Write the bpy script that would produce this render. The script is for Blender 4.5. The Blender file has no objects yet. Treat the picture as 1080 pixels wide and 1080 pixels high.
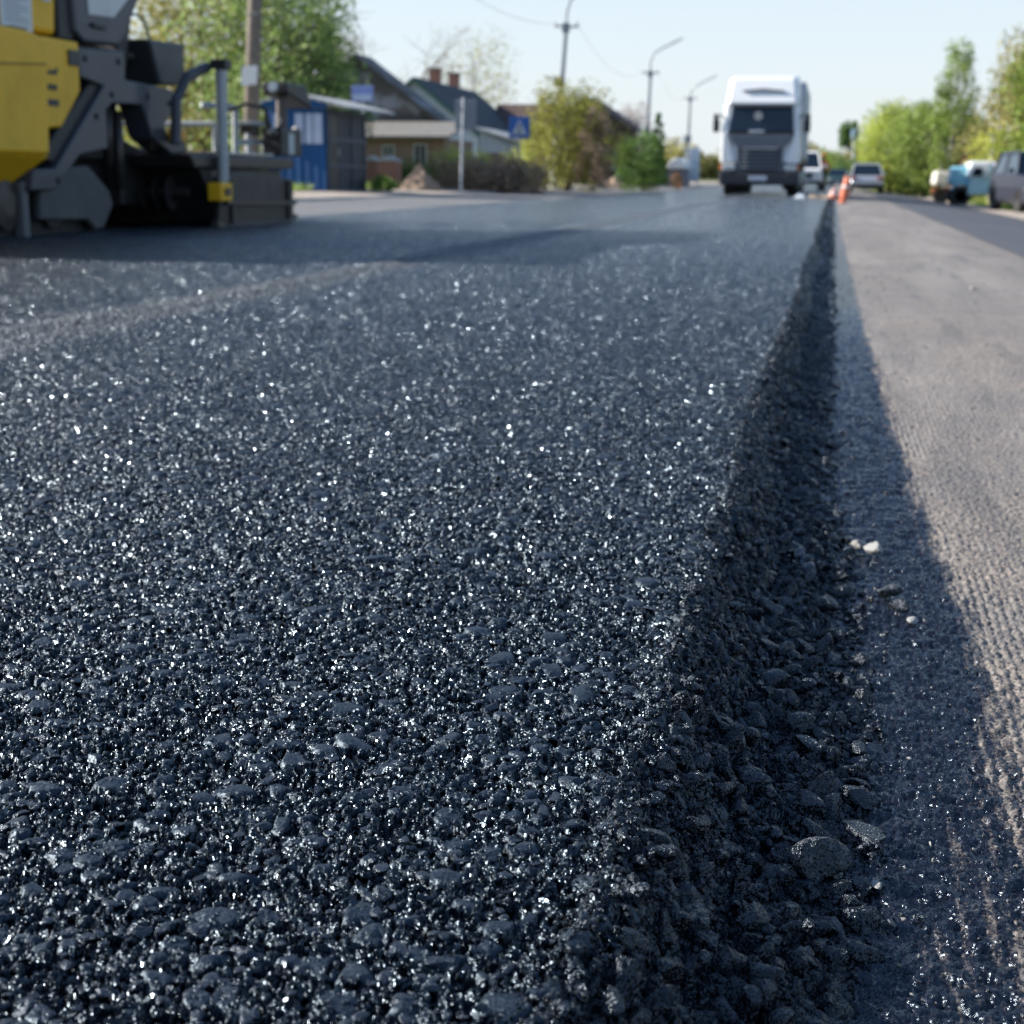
import bpy, bmesh, math, random
import numpy as np
from mathutils import Vector, Matrix
R = math.radians
rnd = random.Random(7)
S = bpy.context.scene
COL = S.collection

# ---------------------------------------------------------------- camera
PITCH, YAW, ROLL = R(12.6859), R(11.7674), R(0.6)
CAMH = 0.5
_f = Vector((-math.sin(YAW)*math.cos(PITCH), math.cos(YAW)*math.cos(PITCH), -math.sin(PITCH)))
_r0 = Vector((math.cos(YAW), math.sin(YAW), 0)); _u0 = _r0.cross(_f)
_r = _r0*math.cos(ROLL)+_u0*math.sin(ROLL); _u = -_r0*math.sin(ROLL)+_u0*math.cos(ROLL)
cd = bpy.data.cameras.new('camera'); cam = bpy.data.objects.new('camera', cd); COL.objects.link(cam)
cam.matrix_world = Matrix(((_r.x, _u.x, -_f.x, 0), (_r.y, _u.y, -_f.y, 0), (_r.z, _u.z, -_f.z, CAMH), (0, 0, 0, 1)))
cd.sensor_width = 24; cd.sensor_height = 24; cd.sensor_fit = 'HORIZONTAL'; cd.lens = 35
cd.clip_start = 0.05; cd.clip_end = 3000
cd.dof.use_dof = True; cd.dof.focus_distance = 1.38; cd.dof.aperture_fstop = 6.2; cd.dof.aperture_blades = 0
S.camera = cam

def at(px, py, Y):
    """a point of the place at distance Y along the road, read from the 1080 px photograph"""
    d = _f + _r*((px-540)/1575) - _u*((py-540)/1575)
    t = Y/d.y
    return Vector((d.x*t, Y, CAMH+d.z*t))
def atx(px, py, X):
    d = _f + _r*((px-540)/1575) - _u*((py-540)/1575)
    t = X/d.x
    return Vector((X, d.y*t, CAMH+d.z*t))

# ---------------------------------------------------------------- light
SUN_EL, SUN_AZ = R(26.5), R(-91)       # azimuth from +y, clockwise: sun at the left
sd = Vector((math.sin(SUN_AZ)*math.cos(SUN_EL), math.cos(SUN_AZ)*math.cos(SUN_EL), math.sin(SUN_EL)))
sl = bpy.data.lights.new('sun', 'SUN'); sl.energy = 5.0; sl.angle = R(0.5); sl.color = (1, .95, .88)
so = bpy.data.objects.new('sun', sl); COL.objects.link(so)
so.rotation_euler = sd.to_track_quat('Z', 'Y').to_euler(); so.location = (-30, 0, 40)
W = bpy.data.worlds.new('World'); S.world = W; W.use_nodes = True
nt = W.node_tree
bg = nt.nodes['Background']; sk = nt.nodes.new('ShaderNodeTexSky'); sk.sky_type = 'NISHITA'
sk.sun_disc = False; sk.sun_elevation = SUN_EL; sk.sun_rotation = SUN_AZ
sk.air_density = 1.0; sk.dust_density = .4; sk.ozone_density = 3.0; sk.altitude = 100
# pale spring haze low over the horizon
tc = nt.nodes.new('ShaderNodeTexCoord'); sx = nt.nodes.new('ShaderNodeSeparateXYZ'); nt.links.new(tc.outputs['Generated'], sx.inputs[0])
rp = nt.nodes.new('ShaderNodeValToRGB'); nt.links.new(sx.outputs[2], rp.inputs[0])
for e, (p, c) in zip(rp.color_ramp.elements, ((0.0, .96), (.24, 0.0))): e.position = p; e.color = (c, c, c, 1)
e = rp.color_ramp.elements.new(.12); e.color = (.70, .70, .70, 1)
mx = nt.nodes.new('ShaderNodeMix'); mx.data_type = 'RGBA'; nt.links.new(rp.outputs[0], mx.inputs[0])
nt.links.new(sk.outputs[0], mx.inputs[6]); mx.inputs[7].default_value = (4.0, 4.3, 4.55, 1)
nt.links.new(mx.outputs[2], bg.inputs[0]); bg.inputs[1].default_value = 0.10
S.view_settings.view_transform = 'Standard'; S.view_settings.look = 'None'
S.view_settings.exposure = 1.05; S.view_settings.gamma = 1
S.render.engine = 'CYCLES'
S.cycles.max_bounces = 6; S.cycles.diffuse_bounces = 3; S.cycles.glossy_bounces = 3; S.cycles.transmission_bounces = 4
S.cycles.transparent_max_bounces = 6
S.cycles.use_adaptive_sampling = False
S.cycles.use_denoising = True
S.cycles.sample_clamp_indirect = 4.0
S.cycles.caustics_reflective = False; S.cycles.caustics_refractive = False

# ---------------------------------------------------------------- materials
class NT:
    def __init__(s, name):
        s.m = bpy.data.materials.new(name); s.m.use_nodes = True; s.t = s.m.node_tree
        s.b = s.t.nodes['Principled BSDF']; s.o = s.t.nodes['Material Output']
        s.geo = None
    def n(s, typ, **kw):
        nd = s.t.nodes.new(typ)
        for k, v in kw.items(): setattr(nd, k, v)
        return nd
    def l(s, a, b): s.t.links.new(a, b)
    def coord(s, kind='Object', scale=(1, 1, 1)):
        if kind == 'World':
            o = s.n('ShaderNodeNewGeometry').outputs['Position']
        else:
            o = s.n('ShaderNodeTexCoord').outputs[kind]
        mp = s.n('ShaderNodeMapping'); mp.inputs['Scale'].default_value = scale
        s.l(o, mp.inputs['Vector']); return mp.outputs[0]
    def noise(s, vec, scale, detail=4, rough=.55):
        nd = s.n('ShaderNodeTexNoise'); nd.inputs['Scale'].default_value = scale
        nd.inputs['Detail'].default_value = detail; nd.inputs['Roughness'].default_value = rough
        s.l(vec, nd.inputs['Vector']); return nd.outputs['Fac'], nd.outputs['Color']
    def vor(s, vec, scale, feature='F1'):
        nd = s.n('ShaderNodeTexVoronoi', feature=feature); nd.inputs['Scale'].default_value = scale
        s.l(vec, nd.inputs['Vector']); return nd
    def ramp(s, fac, stops):
        nd = s.n('ShaderNodeValToRGB'); e = nd.color_ramp.elements
        while len(e) < len(stops): e.new(.5)
        for q, (p, c) in zip(e, stops):
            q.position = p; q.color = (c, c, c, 1) if isinstance(c, (int, float)) else (*c, 1)
        s.l(fac, nd.inputs[0]); return nd.outputs[0]
    def mixc(s, fac, a, b, mode='MIX'):
        nd = s.n('ShaderNodeMix', data_type='RGBA', blend_type=mode)
        if isinstance(fac, (int, float)): nd.inputs[0].default_value = fac
        else: s.l(fac, nd.inputs[0])
        for i, v in ((6, a), (7, b)):
            if isinstance(v, tuple): nd.inputs[i].default_value = (*v, 1)
            else: s.l(v, nd.inputs[i])
        return nd.outputs[2]
    def mth(s, op, a, b=None, c=None):
        nd = s.n('ShaderNodeMath', operation=op)
        for i, v in enumerate((a, b, c)):
            if v is None: continue
            if isinstance(v, (int, float)): nd.inputs[i].default_value = v
            else: s.l(v, nd.inputs[i])
        return nd.outputs[0]
    def vm(s, op, a, b=None, scale=None):
        nd = s.n('ShaderNodeVectorMath', operation=op)
        for i, v in enumerate((a, b)):
            if v is None: continue
            if isinstance(v, tuple): nd.inputs[i].default_value = v
            else: s.l(v, nd.inputs[i])
        if scale is not None:
            if isinstance(scale, (int, float)): nd.inputs['Scale'].default_value = scale
            else: s.l(scale, nd.inputs['Scale'])
        return nd.outputs[0]
    def bump(s, h, strength, dist):
        nd = s.n('ShaderNodeBump'); nd.inputs['Strength'].default_value = strength
        nd.inputs['Distance'].default_value = dist; s.l(h, nd.inputs['Height']); return nd.outputs[0]
    def set(s, **kw):
        for k, v in kw.items():
            i = s.b.inputs[k.replace('_', ' ')]
            if isinstance(v, tuple): i.default_value = (*v, 1) if len(v) == 3 and i.type == 'RGBA' else v
            elif isinstance(v, (int, float)): i.default_value = v
            else: s.l(v, i)
    def attr(s, name):
        nd = s.n('ShaderNodeAttribute'); nd.attribute_name = name; return nd

def mat(name, c, rough=.6, metal=0, dirt=.25, dscale=3.0, bump=0, bscale=40, coat=0, dcol=None, world=False):
    """painted / plain surface with uneven dirt and wear"""
    t = NT(name); v = t.coord('World' if world else 'Object')
    f, _ = t.noise(v, dscale, 6, .65)
    d = dcol or tuple(x*.45 for x in c)
    k = t.ramp(f, [(.42, 0.0), (.72, 1.0)])
    col = t.mixc(t.mth('MULTIPLY', k, dirt), c, d)
    t.set(Base_Color=col, Roughness=t.mth('ADD', rough-.06, t.mth('MULTIPLY', f, .14)), Metallic=metal)
    if coat: t.set(Coat_Weight=coat, Coat_Roughness=.08)
    if bump:
        h, _ = t.noise(v, bscale, 5, .6); t.set(Normal=t.bump(h, 1, bump))
    return t.m

# ---------------------------------------------------------------- mesh building
class MB:
    def __init__(s): s.v = []; s.f = []
    def add(s, vs, fs):
        b = len(s.v); s.v += [tuple(q) for q in vs]; s.f += [tuple(b+i for i in f) for f in fs]; return s
    def box(s, x0, x1, y0, y1, z0, z1):
        return s.hexa([(x0, y0, z0), (x1, y0, z0), (x1, y1, z0), (x0, y1, z0), (x0, y0, z1), (x1, y0, z1), (x1, y1, z1), (x0, y1, z1)])
    def hexa(s, p):
        return s.add(p, [(0, 3, 2, 1), (4, 5, 6, 7), (0, 1, 5, 4), (1, 2, 6, 5), (2, 3, 7, 6), (3, 0, 4, 7)])
    def prism(s, prof, a, b, axis='x'):
        """closed outline extruded from a to b; outline is in the other two axes, in order"""
        n = len(prof)
        def P(q, k):
            return {'x': (k, q[0], q[1]), 'y': (q[0], k, q[1]), 'z': (q[0], q[1], k)}[axis]
        vs = [P(q, a) for q in prof]+[P(q, b) for q in prof]
        return s.add(vs, [tuple(range(n))[::-1], tuple(range(n, 2*n))]+[(i, (i+1) % n, n+(i+1) % n, n+i) for i in range(n)])
    def tube(s, pts, r, n=8, caps=True):
        pts = [Vector(p) for p in pts]; rr = r if isinstance(r, (list, tuple)) else [r]*len(pts)
        vs = []; up = Vector((0.3, .2, 1)).normalized()
        for i, p in enumerate(pts):
            d = (pts[min(i+1, len(pts)-1)]-pts[max(i-1, 0)]).normalized()
            a = d.cross(up)
            if a.length < 1e-3: a = d.cross(Vector((1, 0, 0)))
            a.normalize(); b = d.cross(a)
            for k in range(n):
                t = 2*math.pi*k/n; vs.append(p+(a*math.cos(t)+b*math.sin(t))*rr[i])
        fs = []
        for i in range(len(pts)-1):
            for k in range(n):
                fs.append((i*n+k, i*n+(k+1) % n, (i+1)*n+(k+1) % n, (i+1)*n+k))
        if caps: fs += [tuple(range(n))[::-1], tuple(range((len(pts)-1)*n, len(pts)*n))]
        return s.add(vs, fs)
    def lathe(s, prof, c, axis='z', n=20):
        """prof = [(radius, height)...]"""
        vs = []
        for r, h in prof:
            for k in range(n):
                t = 2*math.pi*k/n; a, b = r*math.cos(t), r*math.sin(t)
                vs.append({'z': (c[0]+a, c[1]+b, c[2]+h), 'x': (c[0]+h, c[1]+a, c[2]+b), 'y': (c[0]+a, c[1]+h, c[2]+b)}[axis])
        fs = [(i*n+k, i*n+(k+1) % n, (i+1)*n+(k+1) % n, (i+1)*n+k) for i in range(len(prof)-1) for k in range(n)]
        fs += [tuple(range(n))[::-1], tuple(range((len(prof)-1)*n, len(prof)*n))]
        return s.add(vs, fs)
    def build(s, name, m, parent=None, bevel=0, smooth=False, seg=2):
        me = bpy.data.meshes.new(name); me.from_pydata(s.v, [], s.f)
        bm = bmesh.new(); bm.from_mesh(me); bmesh.ops.recalc_face_normals(bm, faces=bm.faces); bm.to_mesh(me); bm.free()
        me.materials.append(m)
        o = bpy.data.objects.new(name, me); COL.objects.link(o)
        if parent is not None:
            o.parent = parent; o.matrix_parent_inverse = Matrix.Identity(4)
            me.transform(Matrix.Translation(-world_loc(parent)))
        if bevel:
            b = o.modifiers.new('bevel', 'BEVEL'); b.width = bevel; b.segments = seg; b.limit_method = 'ANGLE'; b.angle_limit = R(40)
        if smooth: me.shade_smooth()
        return o
def world_loc(o):
    v = Vector((0, 0, 0))
    while o is not None: v += o.location; o = o.parent
    return v
def tag(o, label=None, cat=None, group=None, kind=None):
    if label: o['label'] = label
    if cat: o['category'] = cat
    if group: o['group'] = group
    if kind: o['kind'] = kind
    return o
def thing(name, label, cat, loc, group=None):
    """children are built in world coordinates; build() makes them relative to the thing's base"""
    o = bpy.data.objects.new(name, None); COL.objects.link(o); o.location = loc; o.empty_display_size = .2
    return tag(o, label, cat, group)
def kids(o): return [c for c in bpy.data.objects if c.parent is o]
def copy_tree(o, parent=None):
    c = o.copy(); COL.objects.link(c); c.parent = parent
    for k in kids(o): copy_tree(k, c)
    return c

def np_mesh(name, V, Fq, m, attrs=None, smooth=True):
    """V (n,3) float array, Fq (k,3|4) int array"""
    me = bpy.data.meshes.new(name); k = Fq.shape[1]
    me.vertices.add(len(V)); me.vertices.foreach_set('co', V.astype(np.float32).ravel())
    me.loops.add(Fq.size); me.loops.foreach_set('vertex_index', Fq.astype(np.int32).ravel())
    me.polygons.add(len(Fq)); me.polygons.foreach_set('loop_start', np.arange(0, Fq.size, k, dtype=np.int32))
    me.polygons.foreach_set('loop_total', np.full(len(Fq), k, dtype=np.int32))
    me.polygons.foreach_set('use_smooth', np.full(len(Fq), smooth, dtype=bool))
    for an, arr in (attrs or {}).items():
        a = me.attributes.new(an, 'FLOAT', 'POINT'); a.data.foreach_set('value', arr.astype(np.float32).ravel())
    me.update(calc_edges=True); me.materials.append(m)
    o = bpy.data.objects.new(name, me); COL.objects.link(o); return o
def grid_faces(nr, nc):
    i = np.arange((nr-1)*nc).reshape(nr-1, nc)[:, :-1].ravel()
    return np.stack([i, i+1, i+nc+1, i+nc], 1)

# ---------------------------------------------------------------- cellular noise on arrays
RS = np.random.RandomState(11)
TAB = RS.rand(512, 512, 6).astype(np.float32)
def cells(x, y, s, off=0):
    """nearest jittered cell: F1, F2-F1 (in cell units), cell offset vector, three random numbers"""
    gx = x/s+off*17.3; gy = y/s+off*9.1
    ix = np.floor(gx).astype(np.int64); iy = np.floor(gy).astype(np.int64)
    b1 = np.full(x.shape, 9., np.float32); b2 = b1.copy()
    o = [np.zeros(x.shape, np.float32) for _ in range(6)]
    for di in (-1, 0, 1):
        for dj in (-1, 0, 1):
            a, b = ix+di, iy+dj
            t = TAB[(a*7+b*131+off*37) & 511, (b*5+a*89+off*11) & 511]
            dx = (a+.5+(t[..., 0]-.5)*.9-gx).astype(np.float32); dy = (b+.5+(t[..., 1]-.5)*.9-gy).astype(np.float32)
            d = np.sqrt(dx*dx+dy*dy)
            m = d < b1
            b2 = np.where(m, b1, np.minimum(b2, d)); b1 = np.where(m, d, b1)
            for k, v in enumerate((-dx, -dy, t[..., 2], t[..., 3], t[..., 4], t[..., 5])): o[k] = np.where(m, v, o[k])
    return b1, b2-b1, o
def vnoise(x, y, s, off=0):
    gx = x/s+off*3.7; gy = y/s-off*5.3
    ix = np.floor(gx).astype(np.int64); iy = np.floor(gy).astype(np.int64); fx = gx-ix; fy = gy-iy
    fx = fx*fx*(3-2*fx); fy = fy*fy*(3-2*fy)
    h = lambda a, b: TAB[(a*7+b*131+off*53) & 511, (b*5+a*89+off*29) & 511, 2]
    return (h(ix, iy)*(1-fx)+h(ix+1, iy)*fx)*(1-fy)+(h(ix, iy+1)*(1-fx)+h(ix+1, iy+1)*fx)*fy
def fbm(x, y, s, off=0, o=4):
    r = 0; a = .5
    for k in range(o): r = r+a*vnoise(x, y, s/2**k, off+k*3); a *= .5
    return r/(1-.5**o)
def sst(a, b, x):
    t = np.clip((x-a)/(b-a), 0, 1); return t*t*(3-2*t)
# ================================================================ THE ROAD
T = 0.10                                   # thickness of the new layer
def edge_x(y):                             # where the flat top ends
    return -0.150+.008*np.sin(y*1.1+.4)-.02*sst(2, 30, y)+.030*(fbm(y, y*0+3.1, .35, 2)-.5)+.03*(fbm(y, y*0+8.1, .09, 5)-.5)
def toe_x(y):
    return 0.022+.045*np.exp(-((y-1.9)/.75)**2)+.04*(fbm(y, y*0+1.7, .3, 7)-.5)+.03*(fbm(y, y*0+5.2, .07, 4)-.5)
def old_z(x):                              # cross fall of the old road
    return np.where(x > 0, -T-.062*x*np.clip(x/4., .25, 1), np.where(x < -6.3, -.045, -T))
def mat_height(x, y, lod, fade=1.0):
    """top of the fresh asphalt: crushed stone packed by the screed; lod fades the finest grain out with distance"""
    ex, tx = edge_x(y), toe_x(y)
    u = (x-ex)/(tx-ex)
    slope = sst(-.15, .25, u)              # 0 on the flat, 1 on the crumbled side
    base = -T*(.62*sst(-.02, .50, u)+.38*np.clip(u, 0, 1.05)) - .02*sst(.8, 1.15, u)
    base = base + .022*(fbm(x, y, .16, 29)-.5)*slope*2 + .006*(fbm(x, y, .5, 3)-.5)*(1-slope)*2 + .014*(fbm(x, y, .07, 9)-.5)*slope*2
    # shallow wheel dips and a longitudinal joint 2.5 m to the left
    base = base - .004*np.exp(-((x+1.4)/.35)**2)
    base = base + np.exp(-((x+2.5+.04*np.sin(y*.7))/.07)**2)*.012
    wx = x+.006*(vnoise(x, y, .012, 21)-.5); wy = y+.006*(vnoise(x, y, .012, 33)-.5)
    grow = 1+1.6*slope
    z = np.full(x.shape, -.013, np.float32)
    stone = np.zeros(x.shape, np.float32)
    for s, prob, top, tilt, off in ((.036, .17, .0026, .17, 1), (.021, .22, .0018, .28, 2), (.0105, .55, .0012, .46, 3)):
        f1, f21, (dx, dy, r1, r2, r3, r4) = cells(wx, wy, s, off)
        h = top*(r2*1.3-.1)*grow+(dx*(r3-.5)+dy*(r4-.5))*s*tilt*2*grow*.8
        h = h-.42*s*sst(.42, .0, f21)-.2*s*np.clip(f1-.2, 0, 1)
        h = np.where(r1 < prob, h, -.02)
        stone = np.where(h > z, 1.0 if s > .015 else .22, stone); z = np.maximum(z, h)
    f1, f21, (dx, dy, r1, r2, r3, r4) = cells(wx, wy, .0055, 4)
    h = -.0062+.0078*r1+(dx*(r3-.5)+dy*(r4-.5))*.0055*1.3-.0036*f1+.0012*np.clip(f21*2, 0, 1)
    h = h-.0075*(r4 < .20)*sst(.05, .3, f21)
    stone = np.where(h > z, 0, stone); z = np.maximum(z, h)
    f1, f21, (dx, dy, r1, r2, r3, r4) = cells(wx, wy, .0026, 5)
    z = z+((.0030*(r1-.5)+(dx*(r3-.5)+dy*(r4-.5))*.0026*1.5)*(1-.75*stone)+.0002*np.clip(f21, 0, .3))*lod*np.clip(1.6-stone, 0, 1)
    return base+z*fade, stone, slope

def build_mat():
    r = []; y = .45
    while y < 19: r.append(y); y *= 1.0021 if y > .7 else 1.004
    near = len(r)
    while y < 190: r.append(y); y *= 1.012
    r = np.array(r); n = 860
    t = np.concatenate([np.linspace(0, 1, 70)[:-1]*.12, .12+.88*np.linspace(0, 1, n-69)])
    Y = np.repeat(r[:, None], n, 1)
    xr = toe_x(r)+.035; xl = np.full(len(r), -6.25); xin = np.maximum(-(.60*r+.12), -6.2)
    X = np.where(t[None, :] < .12, xl[:, None]+(xin-xl)[:, None]*(t[None, :]/.12), xin[:, None]+(xr-xin)[:, None]*((t[None, :]-.12)/.88))
    # a little jitter keeps the sampling lines from showing
    X = X.astype(np.float64)
    lod = np.clip(1.7-Y/3.0, 0.15, 1)
    Z, stone, slope = mat_height(X, Y, lod, 1-.95*sst(7, 19, Y))
    Z[:, 0] = -.12; 
    V = np.stack([X, Y, Z], -1).reshape(-1, 3)
    o = np_mesh('fresh_asphalt', V, grid_faces(len(r), n), M_mat, {'stone': stone, 'slope': slope})
    return tag(o, kind='structure')

def fresh_material():
    t = NT('fresh_asphalt'); P = t.coord('World')
    geo = t.n('ShaderNodeNewGeometry'); N = geo.outputs['Normal']
    st = t.attr('stone').outputs['Fac']; sl = t.attr('slope').outputs['Fac']
    v1 = t.vor(P, 1050); v2 = t.vor(P, 430); v3 = t.vor(P, 150); v4 = t.vor(P, 62)
    dist = t.n('ShaderNodeVectorMath', operation='DISTANCE'); t.l(geo.outputs['Position'], dist.inputs[0]); dist.inputs[1].default_value = (0, 0, .5)
    # grains of binder-coated sand: every grain is a small flat facet
    amt = t.mth('SUBTRACT', 1.0, t.mth('MULTIPLY', st, .86))
    def tilt(v, amp):
        d = t.vm('MULTIPLY', t.vm('SUBTRACT', v.outputs['Color'], (.5, .5, .5)), (amp, amp, 1.25))
        return d
    def pick(v, p, ch):
        s_ = t.n('ShaderNodeSeparateColor'); t.l(v.outputs['Color'], s_.inputs[0]); return t.mth('LESS_THAN', s_.outputs[ch], p)
    f3 = t.mth('MULTIPLY', pick(v3, .38, 2), t.mth('LESS_THAN', st, .5))
    f2 = pick(v2, .35, 2)
    k1 = t.mth('MULTIPLY', t.mth('MULTIPLY', amt, t.mth('SUBTRACT', 1, f3)), t.mth('SUBTRACT', 1, f2))
    k2 = t.mth('MULTIPLY', t.mth('MULTIPLY', amt, t.mth('SUBTRACT', 1, f3)), t.mth('ADD', .55, t.mth('MULTIPLY', f2, .65)))
    k3 = t.mth('MULTIPLY', amt, t.mth('ADD', .2, f3))
    f4 = t.mth('MULTIPLY', t.mth('MULTIPLY', pick(v4, .60, 0), t.mth('LESS_THAN', v4.outputs['Distance'], .30)), amt)
    k1 = t.mth('MULTIPLY', k1, t.mth('SUBTRACT', 1, f4)); k2 = t.mth('MULTIPLY', k2, t.mth('SUBTRACT', 1, f4)); k3 = t.mth('MULTIPLY', k3, t.mth('SUBTRACT', 1, f4))
    d1 = t.vm('SCALE', tilt(v1, 3.4), scale=k1); d2 = t.vm('SCALE', tilt(v2, 3.2), scale=k2); d3 = t.vm('SCALE', tilt(v3, 3.6), scale=k3)
    d4 = t.vm('SCALE', t.vm('MULTIPLY', t.vm('SUBTRACT', v4.outputs['Color'], (.5, .5, .5)), (0, 0, 0)), scale=1.0)
    s4 = t.n('ShaderNodeSeparateColor'); t.l(v4.outputs['Color'], s4.inputs[0]); c4 = t.n('ShaderNodeCombineXYZ'); t.l(t.mth('SUBTRACT', t.mth('MULTIPLY', s4.outputs[0], 7.6), 2.3), c4.inputs[0]); t.l(t.mth('MULTIPLY', t.mth('SUBTRACT', s4.outputs[1], .5), 5.2), c4.inputs[1])
    d4 = t.vm('SCALE', c4.outputs[0], scale=f4)
    nn = t.vm('NORMALIZE', t.vm('ADD', t.vm('ADD', t.vm('ADD', t.vm('ADD', N, d1), d2), d3), d4))
    fine, _ = t.noise(P, 900, 3, .6)
    n2 = t.n('ShaderNodeBump'); n2.inputs['Strength'].default_value = .5; n2.inputs['Distance'].default_value = .0006
    t.l(fine, n2.inputs['Height']); t.l(nn, n2.inputs['Normal'])
    # colour: black binder, grey dust where the side has crumbled, brown dust on the joint
    big, _ = t.noise(P, 60, 4, .6)
    dust = t.mth('MULTIPLY', t.ramp(big, [(.5, 0), (.62, 1)]), sl)
    col = t.mixc(t.mth('MULTIPLY', dust, .7), (.004, .006, .010), (.05, .053, .056))
    sx = t.n('ShaderNodeSeparateXYZ'); t.l(geo.outputs['Position'], sx.inputs[0])
    wob, _ = t.noise(P, 1.3, 5, .65)
    xx = t.mth('ADD', sx.outputs[0], t.mth('MULTIPLY', t.mth('SUBTRACT', wob, .5), .5))
    jd = t.mth('ABSOLUTE', t.mth('ADD', xx, 2.45))
    j = t.ramp(jd, [(.0, 1), (.28, 0)])
    j = t.mth('MULTIPLY', j, t.ramp(big, [(.3, .2), (.6, 1)]))
    # wandering film of dust over the lane beyond the joint
    w2, _ = t.noise(P, .6, 5, .6)
    col = t.mixc(t.mth('MULTIPLY', j, .75), col, (.16, .15, .135))
    rough = t.mth('ADD', .20, t.mth('MULTIPLY', v2.outputs['Distance'], .12))
    rough = t.mth('SUBTRACT', rough, t.mth('MULTIPLY', t.mth('MAXIMUM', f3, f4), .12))
    rough = t.mth('ADD', t.mth('ADD', rough, t.mth('MULTIPLY', st, .22)), t.mth('MULTIPLY', dust, .35))
    rough = t.mth('ADD', rough, t.mth('MULTIPLY', j, .4))
    t.set(Base_Color=col, Roughness=rough, IOR=1.68, Specular_Tint=(.64, .83, 1.0), Normal=n2.outputs[0])
    return t.m
M_mat = fresh_material()

# ---- loose crushed stone
def stone_templates(k, sub, planes, seed, squash=.75):
    rs = random.Random(seed); out = []
    for _ in range(k):
        bm = bmesh.new(); bmesh.ops.create_icosphere(bm, subdivisions=sub, radius=1)
        pl = []
        for _ in range(planes):
            v = Vector((rs.gauss(0, 1), rs.gauss(0, 1), rs.gauss(0, 1))).normalized(); pl.append((v, rs.uniform(.32, .72)))
        V = []
        for v in bm.verts:
            d = v.co.normalized(); r = 1.0
            for n, h in pl:
                c = d.dot(n)
                if c > .05: r = min(r, h/c)
            V.append(d*r)
        V = np.array([tuple(q) for q in V]); F = np.array([[v.index for v in f.verts] for f in bm.faces]); bm.free()
        V *= np.array([1, rs.uniform(.65, .95), rs.uniform(.45, squash)])
        if sub >= 3: V += .009*np.array([[rs.gauss(0, 1) for _ in range(3)] for _ in V])
        out.append((V, F))
    return out
TB = stone_templates(14, 3, 8, 3); TM = stone_templates(12, 2, 8, 5); TS = stone_templates(12, 1, 6, 9)
def scatter(name, groups, m, smooth=False):
    """groups: (templates, array of x,y,z,size,dust); every stone is turned at random"""
    VV, FF, DD = [], [], []; b = 0; rs = np.random.RandomState(5)
    for temps, P in groups:
        for i in range(len(P)):
            V, F = temps[rs.randint(len(temps))]
            q = rs.randn(4)*np.array([1, .5, .5, 1]); q /= np.linalg.norm(q); w, a, c, d = q
            Rm = np.array([[1-2*(c*c+d*d), 2*(a*c-d*w), 2*(a*d+c*w)], [2*(a*c+d*w), 1-2*(a*a+d*d), 2*(c*d-a*w)], [2*(a*d-c*w), 2*(c*d+a*w), 1-2*(a*a+c*c)]])
            VV.append(V@Rm.T*P[i, 3]+P[i, :3]); FF.append(F+b); DD.append(np.full(len(V), P[i, 4])); b += len(V)
    return np_mesh(name, np.concatenate(VV), np.concatenate(FF), m, {'dust': np.concatenate(DD)}, smooth)

def rubble_material(name, dark, grey, glit=1.0):
    t = NT(name); P = t.coord('World'); geo = t.n('ShaderNodeNewGeometry')
    du = t.attr('dust').outputs['Fac']
    f, _ = t.noise(P, 45, 5, .65); f2, _ = t.noise(P, 420, 4, .7)
    k = t.ramp(t.mth('ADD', t.mth('ADD', du, t.mth('MULTIPLY', t.mth('SUBTRACT', f, .5), 1.6)), t.mth('MULTIPLY', t.mth('SUBTRACT', f2, .5), .9)), [(.5, 0), (.74, 1)])
    g = t.mixc(f2, tuple(x*.6 for x in grey), tuple(x*1.25 for x in grey))
    t.set(Base_Color=t.mixc(k, dark, g), Roughness=t.mth('ADD', .24, t.mth('MULTIPLY', k, .5)), IOR=1.6, Specular_Tint=(.75, .88, 1.0))
    v1 = t.vor(P, 700)
    d1 = t.vm('SCALE', t.vm('SUBTRACT', v1.outputs['Color'], (.5, .5, .5)), scale=t.mth('MULTIPLY', t.mth('SUBTRACT', 1, k), 1.5*glit))
    nn = t.vm('NORMALIZE', t.vm('ADD', geo.outputs['Normal'], d1))
    n2 = t.n('ShaderNodeBump'); n2.inputs['Strength'].default_value = .8; n2.inputs['Distance'].default_value = .0012
    t.l(f2, n2.inputs['Height']); t.l(nn, n2.inputs['Normal']); t.set(Normal=n2.outputs[0])
    return t.m
M_rub = rubble_material('crumbled_asphalt', (.006, .0075, .0105), (.055, .062, .068))
M_pale = rubble_material('pale_stone', (.03, .03, .032), (.30, .29, .27), .4)

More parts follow.
